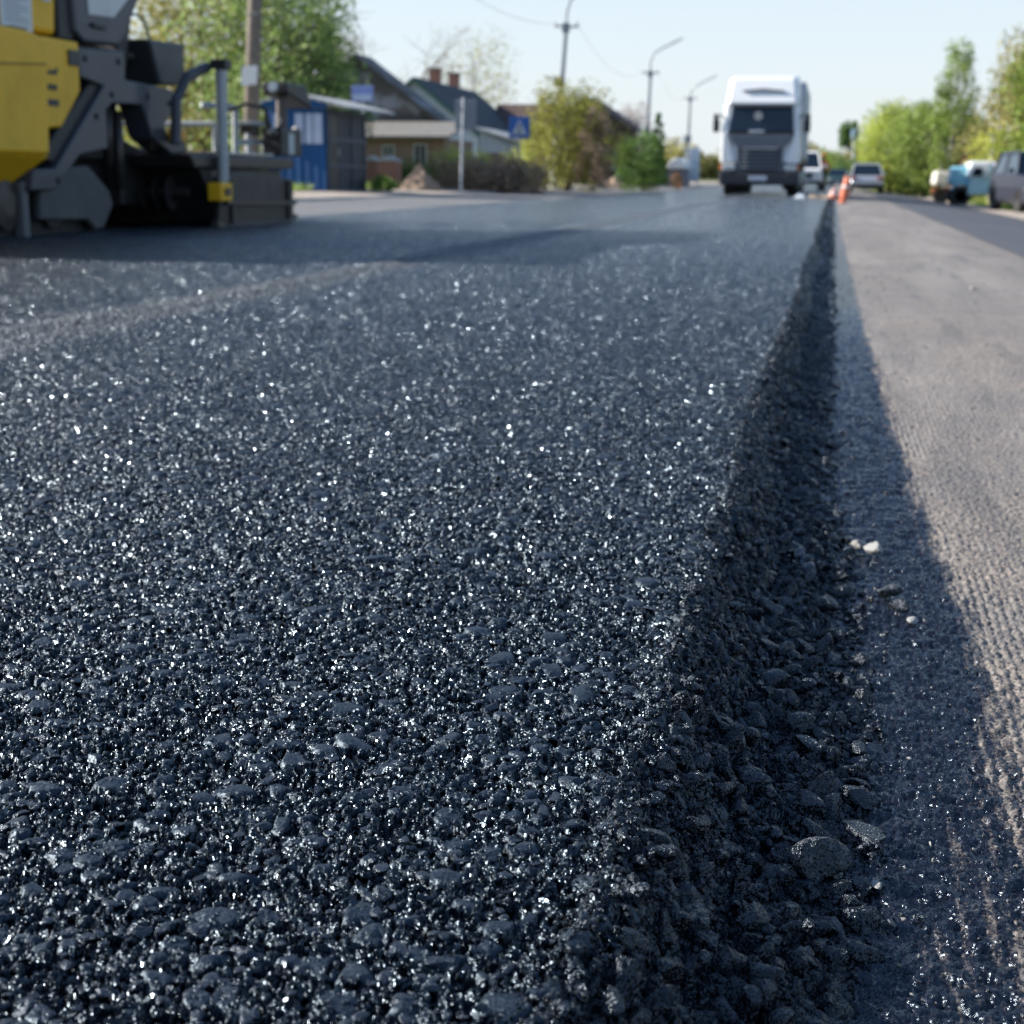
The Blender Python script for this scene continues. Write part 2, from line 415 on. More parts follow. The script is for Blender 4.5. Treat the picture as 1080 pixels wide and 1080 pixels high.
def slope_z(x, y):
    x = np.array(x, float); y = np.array(y, float)
    z, _, _ = mat_height(x, y, np.ones(x.shape)); return np.where(x > toe_x(y)+.03, old_z(x)+.0005, np.maximum(z, old_z(x)))
def build_rubble():
    rs = np.random.RandomState(3); G = []
    def pts(n, y0, y1, lo, hi, power, smin, smax, sink, dustlo=0., dusthi=1., beyond=0):
        y = y0*(y1/y0)**rs.rand(n); u = lo+(hi-lo)*rs.rand(n)**power
        ex, tx = edge_x(y), toe_x(y); x = ex+(tx-ex)*u+beyond*rs.rand(n)**3
        s = smin*(smax/smin)**(rs.rand(n)**1.7)
        z = slope_z(x, y)+s*(sink+.3*rs.rand(n))
        d = dustlo+(dusthi-dustlo)*rs.rand(n)
        return np.stack([x, y, z, s, d], 1)
    G.append((TB, pts(1050, .62, 4.2, .1, 1.05, 1, .008, .022, .05, 0, .50)))
    G.append((TB, pts(130, .66, 3.4, .22, 1.0, 1, .016, .031, -.1, 0, .55)))
    G.append((TM, pts(9500, .6, 6.5, -.02, 1.03, 1, .0032, .0095, .0, 0, .45)))
    G.append((TM, pts(2600, 4, 18, .0, 1.1, 1, .005, .014, .1, 0, .6)))
    G.append((TS, pts(24000, .6, 5, -.15, 1.06, 1, .0012, .0036, .1, 0, .3, .0)))
    G.append((TM, pts(260, .7, 9, .95, 1.08, 1, .003, .010, .25, 0, .5, .05)))
    G.append((TM, pts(700, 12, 70, .1, 1.1, 1, .012, .03, .1, 0, .5)))
    o = scatter('crumbled_asphalt', G, M_rub); tag(o, kind='stuff'); 
    tag(o, 'black crumbled asphalt lumps and coated stones along the broken edge of the new layer', 'rubble')
    # fine grit on the old road and the tack coat
    n = 5200; y = .9*(14/.9)**rs.rand(n); x = toe_x(y)+.02+(.25+.55*y*rs.rand(n))*rs.rand(n)**1.3
    s = .0007*(4.2)**(rs.rand(n)**2)*(1+.22*y)
    P = np.stack([x, y, old_z(x)+s*.45, s, .1+.9*rs.rand(n)], 1)
    o = scatter('loose_grit', [(TS, P)], M_pale); tag(o, 'pale fine grit strewn over the milled old road and tack coat', 'grit', kind='stuff')
    # odd clots dropped on top of the new layer
def flat_stones():
    """larger flat stones pressed level into the top of the mat"""
    rs = np.random.RandomState(8); n = 2600
    y = .62*(9/.62)**rs.rand(n); x = -.16-(.05+.62*y)*rs.rand(n)
    s = .005*(3.2)**(rs.rand(n)**2.2)
    VV, FF, DD = [], [], []; b = 0
    z, _, _ = mat_height(x, y, np.ones(n))
    base = np.median(z)
    zz = .006*(fbm(x, y, .5, 3)-.5)*2
    for i in range(n):
        V, F = TM[rs.randint(len(TM))] if s[i] < .011 else TB[rs.randint(len(TB))]
        a = rs.rand()*6.28; c, q = math.cos(a), math.sin(a); tx, ty = rs.randn(2)*.10
        W_ = V*np.array([1, 1, .55]); W_ = np.stack([W_[:, 0]*c-W_[:, 1]*q, W_[:, 0]*q+W_[:, 1]*c, W_[:, 2]], 1)
        W_[:, 2] += tx*W_[:, 0]+ty*W_[:, 1]
        top = W_[:, 2].max()*s[i]
        VV.append(W_*s[i]+np.array([x[i], y[i], zz[i]+.0012+.0018*rs.rand()-top])); FF.append(F+b); DD.append(np.full(len(V), -.4+.5*rs.rand()*(rs.rand() < .1))); b += len(V)
    o = np_mesh('embedded_stones', np.concatenate(VV), np.concatenate(FF), M_flat, {'dust': np.concatenate(DD)}, False)
    tag(o, 'flat dark binder coated stones pressed level into the top of the new asphalt', 'stones', kind='stuff')
M_flat = rubble_material('coated_stone', (.016, .019, .025), (.10, .10, .10), .25)

# ---- old road
def milled_height(x, y):
    gx = x+.0012*np.sin(y*7)+.006*(fbm(x, y, .2, 31)-.5); row = np.floor(gx/.0125); 
    ph = (y/.047+(row*.381 % 1.0)*1.0+.25*vnoise(x*0+row*.7, y, .2, 3))
    a = np.abs((gx/.0125) % 1.0-.5)*2
    tooth = np.abs(ph % 1.0-.5)*2
    wear = .10+.90*sst(.38, .62, fbm(x, y, .35, 14))+.5*(fbm(x, y, .03, 41)-.5)
    wet = sst(.06, -.02, x-tack_edge(y))
    z = -.0014*wear*sst(.3, 1, a)-.0011*wear*sst(.35, 1, tooth)
    z = z+wet*(.0130*(fbm(x*.6, y, .018, 44)-.5)+.007*(fbm(x, y, .007, 46)-.5))
    f1, f21, (dx, dy, r1, r2, r3, r4) = cells(x, y, .007, 15)
    z = z+.0022*(r1-.5)+(dx*(r3-.5)+dy*(r4-.5))*.007*.5
    f1, f21, (dx, dy, r1, r2, r3, r4) = cells(x, y, .0028, 16)
    z = z+.0015*(r1-.5)+(dx*(r3-.5)+dy*(r4-.5))*.0028*.8
    return z
def tack_edge(y): return np.interp(y, [.9, 1.2, 1.7, 2.25, 3.1, 5, 9, 20, 60], [.21, .215, .222, .208, .186, .165, .14, .1, .06])
def build_milled():
    r = []; y = .6
    while y < 7.5: r.append(y); y *= 1.0021
    while y < 230: r.append(y); y *= 1.02
    r = np.array(r); n = 330
    Y = np.repeat(r[:, None], n, 1); t = np.linspace(0, 1, n)[None, :]
    xr = np.minimum(.16+.16*r, 1.75)+0*r; t2 = np.clip(t/.93, 0, 1)
    X = -.12+(xr[:, None]+.12)*t2
    X = np.where(t > .93, xr[:, None]+(1.76-xr[:, None])*((t-.93)/.07), X)
    Z = old_z(X)+milled_height(X, Y)*(1-sst(4, 10, Y))
    bd = tack_edge(Y)+.014*(fbm(X, Y, .16, 17)-.5)+.03*(fbm(X, Y*.25, .012, 19)-.5)
    w = .045+.24*np.exp(-((Y-.9)/.7)**2)
    tack = sst(w, -w, X-bd)
    V = np.stack([X, Y, Z], -1).reshape(-1, 3)
    tag(np_mesh('milled_road', V, grid_faces(len(r), n), M_mill, {'tack': tack}), kind='structure')
def milled_material():
    t = NT('milled_road'); P = t.coord('World'); geo = t.n('ShaderNodeNewGeometry')
    ta = t.attr('tack').outputs['Fac']
    f, _ = t.noise(P, 300, 4, .7); g, _ = t.noise(P, 2.6, 6, .7); v = t.vor(P, 160)
    streak, _ = t.noise(t.coord('World', (60, 5, 1)), 1, 4, .6)
    agg = t.mixc(v.outputs['Color'], (.15, .135, .118), (.30, .275, .25))
    s1 = t.n('ShaderNodeSeparateColor'); t.l(v.outputs['Color'], s1.inputs[0])
    agg = t.mixc(s1.outputs[0], (.12, .098, .080), (.32, .265, .215))
    agg = t.mixc(t.mth('MULTIPLY', t.ramp(g, [(.38, 0), (.62, 1)]), .55), agg, (.125, .118, .110))
    lg, _ = t.noise(t.coord('World', (1.6, .22, 1)), 1, 6, .7)
    agg = t.mixc(t.mth('MULTIPLY', t.ramp(lg, [(.46, 0), (.62, 1)]), .40), agg, (.36, .315, .27))
    dk, _ = t.noise(t.coord('World', (7, .5, 1)), 1, 5, .65)
    agg = t.mixc(t.mth('MULTIPLY', t.ramp(dk, [(.54, 0), (.68, 1)]), .5), agg, (.075, .07, .066))
    k = t.ramp(t.mth('ADD', ta, t.mth('ADD', t.mth('MULTIPLY', t.mth('SUBTRACT', streak, .5), 1.3), t.mth('MULTIPLY', t.mth('SUBTRACT', f, .5), .9))), [(.32, 0), (.66, 1)])
    col = t.mixc(k, agg, (.007, .008, .013))
    t.set(Base_Color=col, Roughness=t.mth('SUBTRACT', .82, t.mth('MULTIPLY', k, .64)), IOR=1.62, Specular_Tint=(.72, .87, 1.0))
    v1 = t.vor(P, 520)
    d1 = t.vm('SCALE', t.vm('MULTIPLY', t.vm('SUBTRACT', v1.outputs['Color'], (.5, .5, .5)), (1, 1, .5)), scale=t.mth('ADD', .45, t.mth('MULTIPLY', k, .60)))
    nn = t.vm('NORMALIZE', t.vm('ADD', geo.outputs['Normal'], d1))
    n2 = t.n('ShaderNodeBump'); n2.inputs['Strength'].default_value = .5; n2.inputs['Distance'].default_value = .0012
    t.l(f, n2.inputs['Height']); t.l(nn, n2.inputs['Normal']); t.set(Normal=n2.outputs[0])
    return t.m
M_mill = milled_material()

def road_mat(name, a, b, rough=.8):
    t = NT(name); P = t.coord('World')
    f, _ = t.noise(P, 120, 4, .7); g, _ = t.noise(t.coord('World', (1, .15, 1)), 1.2, 6, .6); q, _ = t.noise(P, 8, 4, .6)
    col = t.mixc(t.mth('ADD', t.mth('MULTIPLY', g, .6), t.mth('MULTIPLY', f, .4)), a, b)
    col = t.mixc(t.mth('MULTIPLY', t.ramp(q, [(.5, 0), (.75, 1)]), .35), col, tuple(x*1.6 for x in b))
    t.set(Base_Color=col, Roughness=rough, Normal=t.bump(f, .7, .004)); return t.m
def strip(name, prof, y0, y1, m, step=2.0, wob=0.0, kind='structure'):
    """long surface: cross section prof [(x,z)..] swept along the road"""
    ys = np.arange(y0, y1+.1, step); n = len(prof)
    X = np.array([p[0] for p in prof])[None, :]+wob*(fbm(ys, ys*0, 4, 6)[:, None]-.5)*2; Z = np.array([p[1] for p in prof])[None, :]+0*ys[:, None]
    Y = np.repeat(ys[:, None], n, 1); V = np.stack([X+0*Y, Y, Z], -1).reshape(-1, 3)
    return tag(np_mesh(name, V, grid_faces(len(ys), n), m, smooth=False), kind=kind)
build_mat(); build_rubble(); flat_stones(); build_milled()
oz = lambda x: float(old_z(np.array(float(x))))
M_lane = road_mat('worn_asphalt', (.055, .055, .06), (.10, .10, .105), .7)
M_old = road_mat('old_asphalt', (.11, .108, .105), (.19, .185, .175), .8)
strip('right_lane', [(x, oz(x)+.006) for x in (1.62, 1.9, 2.4, 3, 3.5, 3.9, 4.25)], -6, 700, M_lane)
strip('old_lane', [(-9.7, .0), (-8, -.02), (-6.22, -.04), (-6.1, -.05)], -6, 700, M_old, wob=.12)
strip('base_course', [(-6.5, -.12), (-.02, -.12), (4.3, -.5)], -6, 700, M_old)
strip('old_road_near', [(-6.25, -.02), (-.16, -.02), (-.06, -.088), (1.6, oz(1.6)-.002)], -6, .5, M_mat)
# ================================================================ GROUND AND VERGES
def dirt_mat(name, a, b, g=None):
    t = NT(name); P = t.coord('World'); f, _ = t.noise(P, .9, 6, .65); h, _ = t.noise(P, 25, 4, .7); q, _ = t.noise(P, .35, 5, .6)
    col = t.mixc(t.mth('MULTIPLY', t.mth('ADD', f, h), .5), a, b)
    if g: col = t.mixc(t.ramp(q, [(.42, 0), (.55, 1)]), col, g)
    t.set(Base_Color=col, Roughness=.95, Normal=t.bump(h, 1, .03)); return t.m
M_grassland = dirt_mat('grassland', (.10, .105, .045), (.17, .14, .085), (.075, .11, .025))
M_sand = dirt_mat('sandy_verge', (.34, .27, .21), (.47, .40, .33))
M_kerb = mat('concrete_kerb', (.42, .41, .38), .9, dirt=.5, dscale=2, world=True)
def ground(name, prof, y0, y1, step, m, amp=.03):
    ys = np.concatenate([np.arange(y0, 120, step), np.arange(120, y1, 25)]); n = len(prof)
    X = np.array([p[0] for p in prof])[None, :]+0*ys[:, None]; Y = ys[:, None]+0*X
    Z = np.array([p[1] for p in prof])[None, :]+amp*(fbm(X, Y, 2.5, 6)-.5)*(np.abs(X) > 11)*2
    return tag(np_mesh(name, np.stack([X, Y, Z], -1).reshape(-1, 3), grid_faces(len(ys), n), m), kind='structure')
ground('ground', [(-700, 6), (-300, 2.5), (-120, 1.2), (-60, .7), (-30, .4), (-20, .28), (-15, .2), (-13.2, .17), (-12, .10), (-11, .05), (-10, .02), (-9.75, .0), (-9.7, -.6),
  (4.2, -.9), (4.25, -.36), (5.2, -.38), (6.2, -.44), (8, -.5), (12, -.6), (20, -.7), (40, -.8), (120, -.5), (300, 1), (700, 4)], -6, 900, 2.0, M_grassland)
strip('sandy_verge', [(-12.9, .125), (-11.5, .10), (-10.4, .058), (-9.86, .035)], -6, 400, M_sand, wob=.25)
strip('sandy_verge', [(4.22, -.345), (4.7, -.345), (5.25, -.36)], -6, 400, M_sand, wob=.12)
m = MB(); y = -4.0
while y < 160:
    if rnd.random() > .04: m.box(-9.86, -9.70, y, y+.985, -.2, .045+rnd.uniform(-.008, .008))
    y += 1.0
tag(m.build('kerb', M_kerb, bevel=.012), kind='structure')
# patchy grass tufts along both verges
def tufts(name, label, n, xa, xb, ya, yb, zf, col, h0=.08, h1=.22):
    rs = np.random.RandomState(n); V = []; 
    y = ya*(yb/ya)**rs.rand(n); x = xa+(xb-xa)*rs.rand(n); cl = vnoise(x, y, 1.6, 3); k = cl > .38; x, y = x[k], y[k]; n = len(x)
    a = rs.rand(n)*6.28; w = .02+.02*rs.rand(n); h = h0+(h1-h0)*rs.rand(n); z = zf(x); lean = rs.randn(n, 2)*.06
    p0 = np.stack([x-np.cos(a)*w, y-np.sin(a)*w, z], 1); p1 = np.stack([x+np.cos(a)*w, y+np.sin(a)*w, z], 1); p2 = np.stack([x+lean[:, 0], y+lean[:, 1], z+h], 1)
    V = np.stack([p0, p1, p2], 1).reshape(-1, 3)
    o = np_mesh(name, V, np.arange(3*n).reshape(n, 3), col, smooth=False); tag(o, label, 'grass', kind='stuff')
def leaf_mat(name, dark, light, warm=None, transl=.35, scale=.55):
    t = NT(name); P = t.coord('Object'); f, _ = t.noise(P, scale, 3, .6); g, _ = t.noise(P, 5, 3, .6)
    rnd_ = t.n('ShaderNodeNewGeometry').outputs['Random Per Island']
    col = t.mixc(t.ramp(t.mth('ADD', t.mth('MULTIPLY', f, .75), t.mth('MULTIPLY', rnd_, .25)), [(.35, 0), (.62, 1)]), dark, light)
    if warm: col = t.mixc(t.ramp(g, [(.5, 0), (.65, 1)]), col, warm)
    t.set(Base_Color=col, Roughness=.6)
    tr = t.n('ShaderNodeBsdfTranslucent'); t.l(col, tr.inputs[0])
    mx = t.n('ShaderNodeMixShader'); mx.inputs[0].default_value = transl
    t.l(t.b.outputs[0], mx.inputs[1]); t.l(tr.outputs[0], mx.inputs[2]); t.l(mx.outputs[0], t.o.inputs[0]); return t.m
L_green = leaf_mat('leaves_fresh_green', (0.093, 0.186, 0.033), (0.299, 0.485, 0.066))
L_yellow = leaf_mat('leaves_yellow_green', (0.261, 0.317, 0.055), (0.615, 0.620, 0.093), transl=.3)
L_lime = leaf_mat('leaves_lime', (0.224, 0.374, 0.037), (0.560, 0.620, 0.093))
L_olive = leaf_mat('leaves_olive', (0.169, 0.178, 0.053), (0.448, 0.411, 0.112), (0.374, 0.299, 0.131))
L_green = leaf_mat('leaves_fresh_green', (0.098, 0.144, 0.025), (0.310, 0.414, 0.069))
L_lime = leaf_mat('leaves_lime', (0.230, 0.287, 0.034), (0.506, 0.575, 0.103))
L_oliveyellow = leaf_mat('leaves_olive_yellow', (0.138, 0.149, 0.023), (0.414, 0.414, 0.069), (0.184, 0.149, 0.057), scale=1.1)
L_dark = leaf_mat('leaves_dark_green', (0.040, 0.090, 0.032), (0.138, 0.243, 0.048))
L_mix = leaf_mat('leaves_mid_green', (0.084, 0.159, 0.037), (0.317, 0.430, 0.112), (0.466, 0.505, 0.224))
L_brown = leaf_mat('leaves_bud_brown', (0.212, 0.147, 0.097), (0.357, 0.260, 0.179), transl=.1)
L_bright = leaf_mat('leaves_bright_green', (.03, .075, .012), (.17, .30, .04), scale=1.2)
L_grass = leaf_mat('grass_blades', (0.114, 0.195, 0.032), (0.325, 0.439, 0.081), scale=.3)
M_bark = mat('bark', (.13, .105, .085), .95, dirt=.6, dscale=9, bump=.02)
M_birch = mat('pale_bark', (.42, .40, .36), .9, dirt=.8, dscale=3, dcol=(.06, .055, .05))
tufts('grass', 'green grass tufts on the left verge behind the kerb', 22000, -14.5, -11.9, 24, 110, lambda x: .13+0*x, L_grass)
tufts('grass', 'green grass tufts on the right verge beside the parked vehicles', 16000, 5.2, 9, 30, 120, lambda x: -.46+0*x, L_grass)

# ================================================================ TREES
def leaves(centers, n, spread, size, m, rs, name='crown', parent=None, loc=None, flat=1.0):
    """n small leaf faces gathered in clumps round the given centres"""
    C = np.array([c[:3] for c in centers]); Wt = np.array([c[3] for c in centers]); idx = rs.choice(len(C), n, p=Wt**2/np.sum(Wt**2))
    d = rs.randn(n, 3); d /= np.linalg.norm(d, axis=1)[:, None]; rad = rs.rand(n)**.45
    p = C[idx]+d*(rad*Wt[idx]*spread)[:, None]*np.array([1, 1, flat])
    a = rs.randn(n, 3); a /= np.linalg.norm(a, axis=1)[:, None]; b = np.cross(a, rs.randn(n, 3)); b /= np.linalg.norm(b, axis=1)[:, None]
    s = size*(.6+.8*rs.rand(n))[:, None]
    V = np.stack([p-a*s, p+b*s*.55, p+a*s, p-b*s*.55], 1).reshape(-1, 3)
    if loc is not None: V = V-np.array(loc)
    o = np_mesh(name, V, np.arange(4*n).reshape(n, 4), m, smooth=False); o.parent = parent; return o
def tree(name, label, cat, base, height, width, m, n=9000, leaf=.09, trunk=.18, bark=None, clumps=46, low=.28, shape='round', group=None, seed=1, lean=(0, 0), open_=.0, airy=1.0):
    rs = np.random.RandomState(seed); o = thing(name, label, cat, base, group); B = Vector(base)
    tr = MB(); top = B+Vector((lean[0], lean[1], height*.93)); 
    n0 = 9; pts = [B+(top-B)*(i/n0)+Vector((rs.randn()*.03*height*(i > 0)*.5, rs.randn()*.03*height*(i > 0)*.5, 0)) for i in range(n0+1)]
    pts[0] = B-Vector((0, 0, .15))
    tr.tube(pts, [trunk*(1.25-.05 if i == 0 else (1-i/n0)**.8+.04) for i in range(n0+1)], 9)
    cl = []
    for i in range(clumps):
        h = low+(1-low)*((i+.5)/clumps)
        if shape == 'round': w = math.sqrt(max(0, 1-((h-(.46+low/2))/(.60-low/2+.01))**2))*(.75+.5*rs.rand())
        elif shape == 'cone': w = (1-h)**.7*1.15+.08
        elif shape == 'column': w = .35+.5*math.sin(math.pi*min(1, (h-low)/(1-low)+.12))
        else: w = .9
        a = i*2.4+rs.rand()*1.3; r = width*.5*w*(.35+.65*rs.rand()**.5)
        f = h*n0; k = min(int(f), n0-1); on = pts[k]+(pts[k+1]-pts[k])*(f-k)
        c = Vector((on.x+math.cos(a)*r, on.y+math.sin(a)*r, B.z+h*height+rs.randn()*.02*height))
        s = width*(.10+.11*rs.rand())*(.6+.5*w)
        cl.append((c.x, c.y, c.z, s))
        j = max(0, k-1); st = pts[j]+(pts[min(j+1, n0)]-pts[j])*rs.rand()
        mid = (st+c)*.5+Vector((0, 0, -.04*height*rs.rand()))
        r0 = trunk*(.42*(1-h)+.08)
        tr.tube([st, mid, c], [r0, r0*.6, r0*.18], 5, False)
        for _ in range(3):
            e = c+Vector(rs.randn(3))*s*.75; tr.tube([mid+(c-mid)*.5, e], [r0*.3, r0*.08], 4, False)
    tr.build('trunk', bark or M_bark, o, smooth=True)
    if n: leaves(cl, n, 1.35*airy, leaf, m, rs, 'crown', o, tuple(B))
    return o
def bare_tree(label, base, height, width, seed, group=None, m=None):
    rs = random.Random(seed); o = thing('bare_tree', label, 'tree', base, group); tr = MB(); tw = MB(); B = Vector(base)
    def grow(p, d, L, r, lev):
        q = p+d*L*.5+Vector((rs.gauss(0, 1), rs.gauss(0, 1), 0))*L*.05; e = p+d*L
        (tr if lev < 3 else tw).tube([p, q, e], [r, r*.8, r*.55], 6 if lev < 2 else 3, False)
        if lev >= 6: return
        for _ in range(3 if lev < 5 else 3):
            nd = (d+Vector((rs.gauss(0, 1), rs.gauss(0, 1), rs.gauss(.25, .5)))*.55).normalized()
            nd.x *= width/height*1.6; nd.normalize()
            grow(p+d*L*rs.uniform(.55, 1), nd, L*rs.uniform(.6, .82), r*.55, lev+1)
    grow(B-Vector((0, 0, .1)), Vector((0, 0, 1)), height*.33, height*.018, 0)
    tr.build('trunk', M_bark, o); tw.build('crown', m or M_twig, o); return o
M_twig = mat('twigs', (.30, .25, .21), .9)
def gz(x): return float(np.interp(x, [-60, -30, -20, -15, -12, -11, -10], [.7, .4, .28, .2, .10, .07, .03])) if x < 0 else float(np.interp(x, [4.2, 6.2, 8, 12, 20, 40], [-.36, -.44, -.5, -.6, -.7, -.8]))
def tbase(px, Y): x = at(px, 190, Y).x; return (x, Y, gz(x))
def th(py, Y, px, base): return at(px, py, Y).z-base[2]
# left, behind the paver and the kiosk
b = tbase(222, 46); tree('tree', 'olive yellow tree in thin new leaf behind the black hopper of the paver', 'tree', b, 6.3, 4.6, L_olive, 12000, .085, .16, clumps=60, low=.12, seed=3, airy=1.25)
b = tbase(298, 43); tree('tree', 'large dark green tree behind the utility pole and the blue kiosk', 'tree', b, 6.2, 4.2, L_mix, 10500, .085, .22, clumps=70, low=.12, seed=5)
b = tbase(332, 48); tree('tree', 'dense green tree between the blue kiosk and the shingled house roof', 'tree', b, 4.7, 2.4, L_dark, 8000, .08, .18, clumps=50, low=.1, seed=8)
b = tbase(190, 52); tree('tree', 'yellow green shrub growing low behind the screed of the paver', 'shrub', b, 3.1, 5.0, L_yellow, 9000, .08, .08, clumps=40, low=.05, seed=9)
b = tbase(398, 96); bare_tree('tall bare tree rising behind the ridge of the shingled house', (b[0], b[1], b[2]), 11.5, 8.0, 4)
b = tbase(352, 92); bare_tree('bare tree half hidden by the green crown beside the kiosk', (b[0], b[1], b[2]), 11.0, 6.0, 14)
b = tbase(497, 110); tree('tree', 'thin tree in first leaf behind the two brick chimneys', 'tree', b, 9.8, 6.5, L_olive, 2600, .09, .14, clumps=50, low=.3, seed=12)
# the yellow green tree by the road
b = tbase(598, 53); tree('tree', 'small yellow green tree by the road in front of the brown roofed house', 'tree', b, 3.3, 2.9, L_oliveyellow, 9000, .06, .09, clumps=60, low=.08, seed=21)
b = tbase(566, 57); tree('tree', 'yellow bush left of the small tree, behind the crossing sign', 'bush', b, 2.3, 2.0, L_yellow, 4200, .055, .05, clumps=30, low=.05, seed=22)
b = tbase(625, 52); tree('tree', 'reddish budding bush between the small yellow tree and the brown house', 'bush', b, 2.7, 1.2, L_brown, 2400, .05, .04, clumps=26, low=.1, seed=24)
b = tbase(678, 60); tree('tree', 'bright green bush standing alone beside the second lamp post', 'bush', b, 2.05, 1.6, L_bright, 5200, .05, .06, clumps=34, low=.03, shape='round', seed=25)
b = tbase(662, 82); tree('tree', 'pale pink blossoming tree behind the bright green bush', 'tree', b, 4.0, 2.6, leaf_mat('blossom', (.40, .33, .30), (.62, .54, .50)), 3500, .06, .07, clumps=30, low=.3, seed=26)
b = tbase(693, 74); tree('conifer', 'slim dark conifer behind the bright green bush', 'conifer', b, 3.3, .8, L_dark, 4000, .05, .05, clumps=30, low=.05, shape='cone', seed=27)
b = tbase(714, 66); tree('tree', 'small orange red shrub in front of the grey shed', 'shrub', b, .62, .5, leaf_mat('leaves_orange', (.12, .10, .03), (.42, .19, .08), scale=3), 700, .035, .03, clumps=16, low=.05, seed=28)
# right side
b = tbase(938, 88); tree('tree', 'rounded lime green tree nearest the silver car on the right', 'tree', b, 4.8, 3.2, L_lime, 11000, .075, .13, clumps=60, low=.06, seed=31)
b = tbase(975, 80); tree('tree', 'broad bright green tree between the lime tree and the tall birch', 'tree', b, 4.5, 3.2, L_green, 9500, .075, .13, clumps=60, low=.06, seed=32)
b = tbase(1000, 76); tree('birch', 'tall slender birch with pale trunk standing above the other trees', 'birch', b, 7.1, 2.5, L_green, 7000, .07, .13, M_birch, clumps=60, low=.2, shape='column', seed=33, lean=(.25, 0))
b = tbase(1018, 84); tree('tree', 'dark green tree behind the warning sign and the blue pickup', 'tree', b, 4.2, 3.0, L_dark, 9000, .075, .12, clumps=44, low=.06, seed=34)
b = tbase(1094, 66); tree('tree', 'big olive brown tree at the right edge behind the parked vehicles', 'tree', b, 6.3, 4.6, L_olive, 22000, .08, .2, clumps=80, low=.06, seed=35)
b = tbase(1066, 60); tree('tree', 'yellow green bush under the big olive tree', 'bush', b, 2.7, 2.6, L_yellow, 6000, .06, .06, clumps=34, low=.03, seed=36)
b = tbase(1120, 54); tree('tree', 'green tree just outside the right edge behind the dark car', 'tree', b, 6.6, 3.6, L_green, 8000, .08, .18, clumps=50, low=.2, seed=37)
b = tbase(955, 97); tree('tree', 'yellowish tree glimpsed behind the lime green and bright green trees', 'tree', b, 4.9, 4.0, L_yellow, 6000, .08, .1, clumps=40, low=.1, seed=38)
# far wood closing the view, and the hills
def wood(name, label, x0, x1, y, h0, h1, m, n, z0=0):
    rs = np.random.RandomState(int(abs(x0)*7)+n); cl = []
    k = int((x1-x0)/4.2)+2
    for i in range(k):
        x = x0+(x1-x0)*i/(k-1)+rs.randn()*1.2; h = h0+(h1-h0)*rs.rand(); yy = y+rs.randn()*9
        for q in range(9): cl.append((x+rs.randn()*1.5, yy+rs.randn()*2, z0+h*(.12+.8*q/9)+rs.randn()*.3, 1.7+rs.rand()))
    o = leaves(cl, n, 1.0, .34, m, rs, name, None, None); tag(o, label, 'wood', kind='stuff')
wood('far_wood', 'brownish olive wood closing the end of the road', -10, 16, 255, 3.0, 6.2, L_olive, 15000)
wood('far_wood', 'yellowish treeline far off between the truck and the lamp posts', -46, -12, 240, 3.0, 5.6, L_olive, 12000)
wood('far_wood', 'dark green wood behind the houses on the left', -95, -44, 240, 4, 8, L_mix, 12000)
wood('far_wood', 'green wood on the right behind the roadside trees', 14, 70, 190, 4, 7.5, L_mix, 12000, -.5)
b = (at(893, 190, 236).x, 236, .0); tree('tree', 'lone tree standing above the far wood at the end of the road', 'tree', b, 8.6, 2.8, L_dark, 1600, .22, .16, clumps=20, low=.62, seed=41)
b = (at(874, 190, 190).x, 190, -.3); tree('tree', 'bright green tree low in front of the far brown wood', 'tree', b, 3.6, 5.5, L_green, 5000, .14, .12, clumps=30, low=.05, seed=42)
b = (at(905, 190, 180).x, 180, -.3); tree('tree', 'dark green bush in front of the far wood, just left of the silver car', 'bush', b, 2.8, 4.5, L_dark, 4000, .13, .12, clumps=30, low=.05, seed=43)
# ================================================================ PAVER
Y_paint = mat('yellow_paint', (.86, .47, .004), .55, dirt=.35, dscale=2.2, coat=.05)
G_paint = mat('slate_grey_paint', (.045, .052, .068), .6, dirt=.35, dscale=4, coat=.2, dcol=(.05, .045, .04))
K_steel = mat('tarry_black_steel', (.012, .012, .013), .5, dirt=.6, dscale=6, dcol=(.04, .035, .03), bump=.006, bscale=30)
D_steel = mat('worn_dark_steel', (.045, .042, .042), .45, .5, dirt=.7, dscale=5, dcol=(.09, .07, .055))
B_steel = mat('bright_steel', (.42, .43, .44), .32, .85, dirt=.35, dscale=5)
L_steel = mat('galvanised_steel', (.34, .36, .37), .5, .5, dirt=.3, dscale=5)
Rub = mat('rubber', (.018, .018, .019), .8, dirt=.4, dscale=8, dcol=(.07, .06, .05))
Glass = mat('dark_glass', (.012, .022, .036), .1, dirt=.15, coat=.1)
Paper = mat('white_paper', (.72, .72, .70), .8, dirt=.15)
Ink = mat('printed_ink', (.03, .03, .035), .6)
Decal = mat('black_decal', (.02, .02, .022), .5)
p = thing('paver', 'yellow and grey tracked road paver with black screed, on the left', 'road paver', (-7.3, 12.5, -.04))
def px(name, m, prof, x0, x1, parent=p, bevel=.02):
    return MB().prism(prof, x0, x1, 'x').build(name, m, parent, bevel)
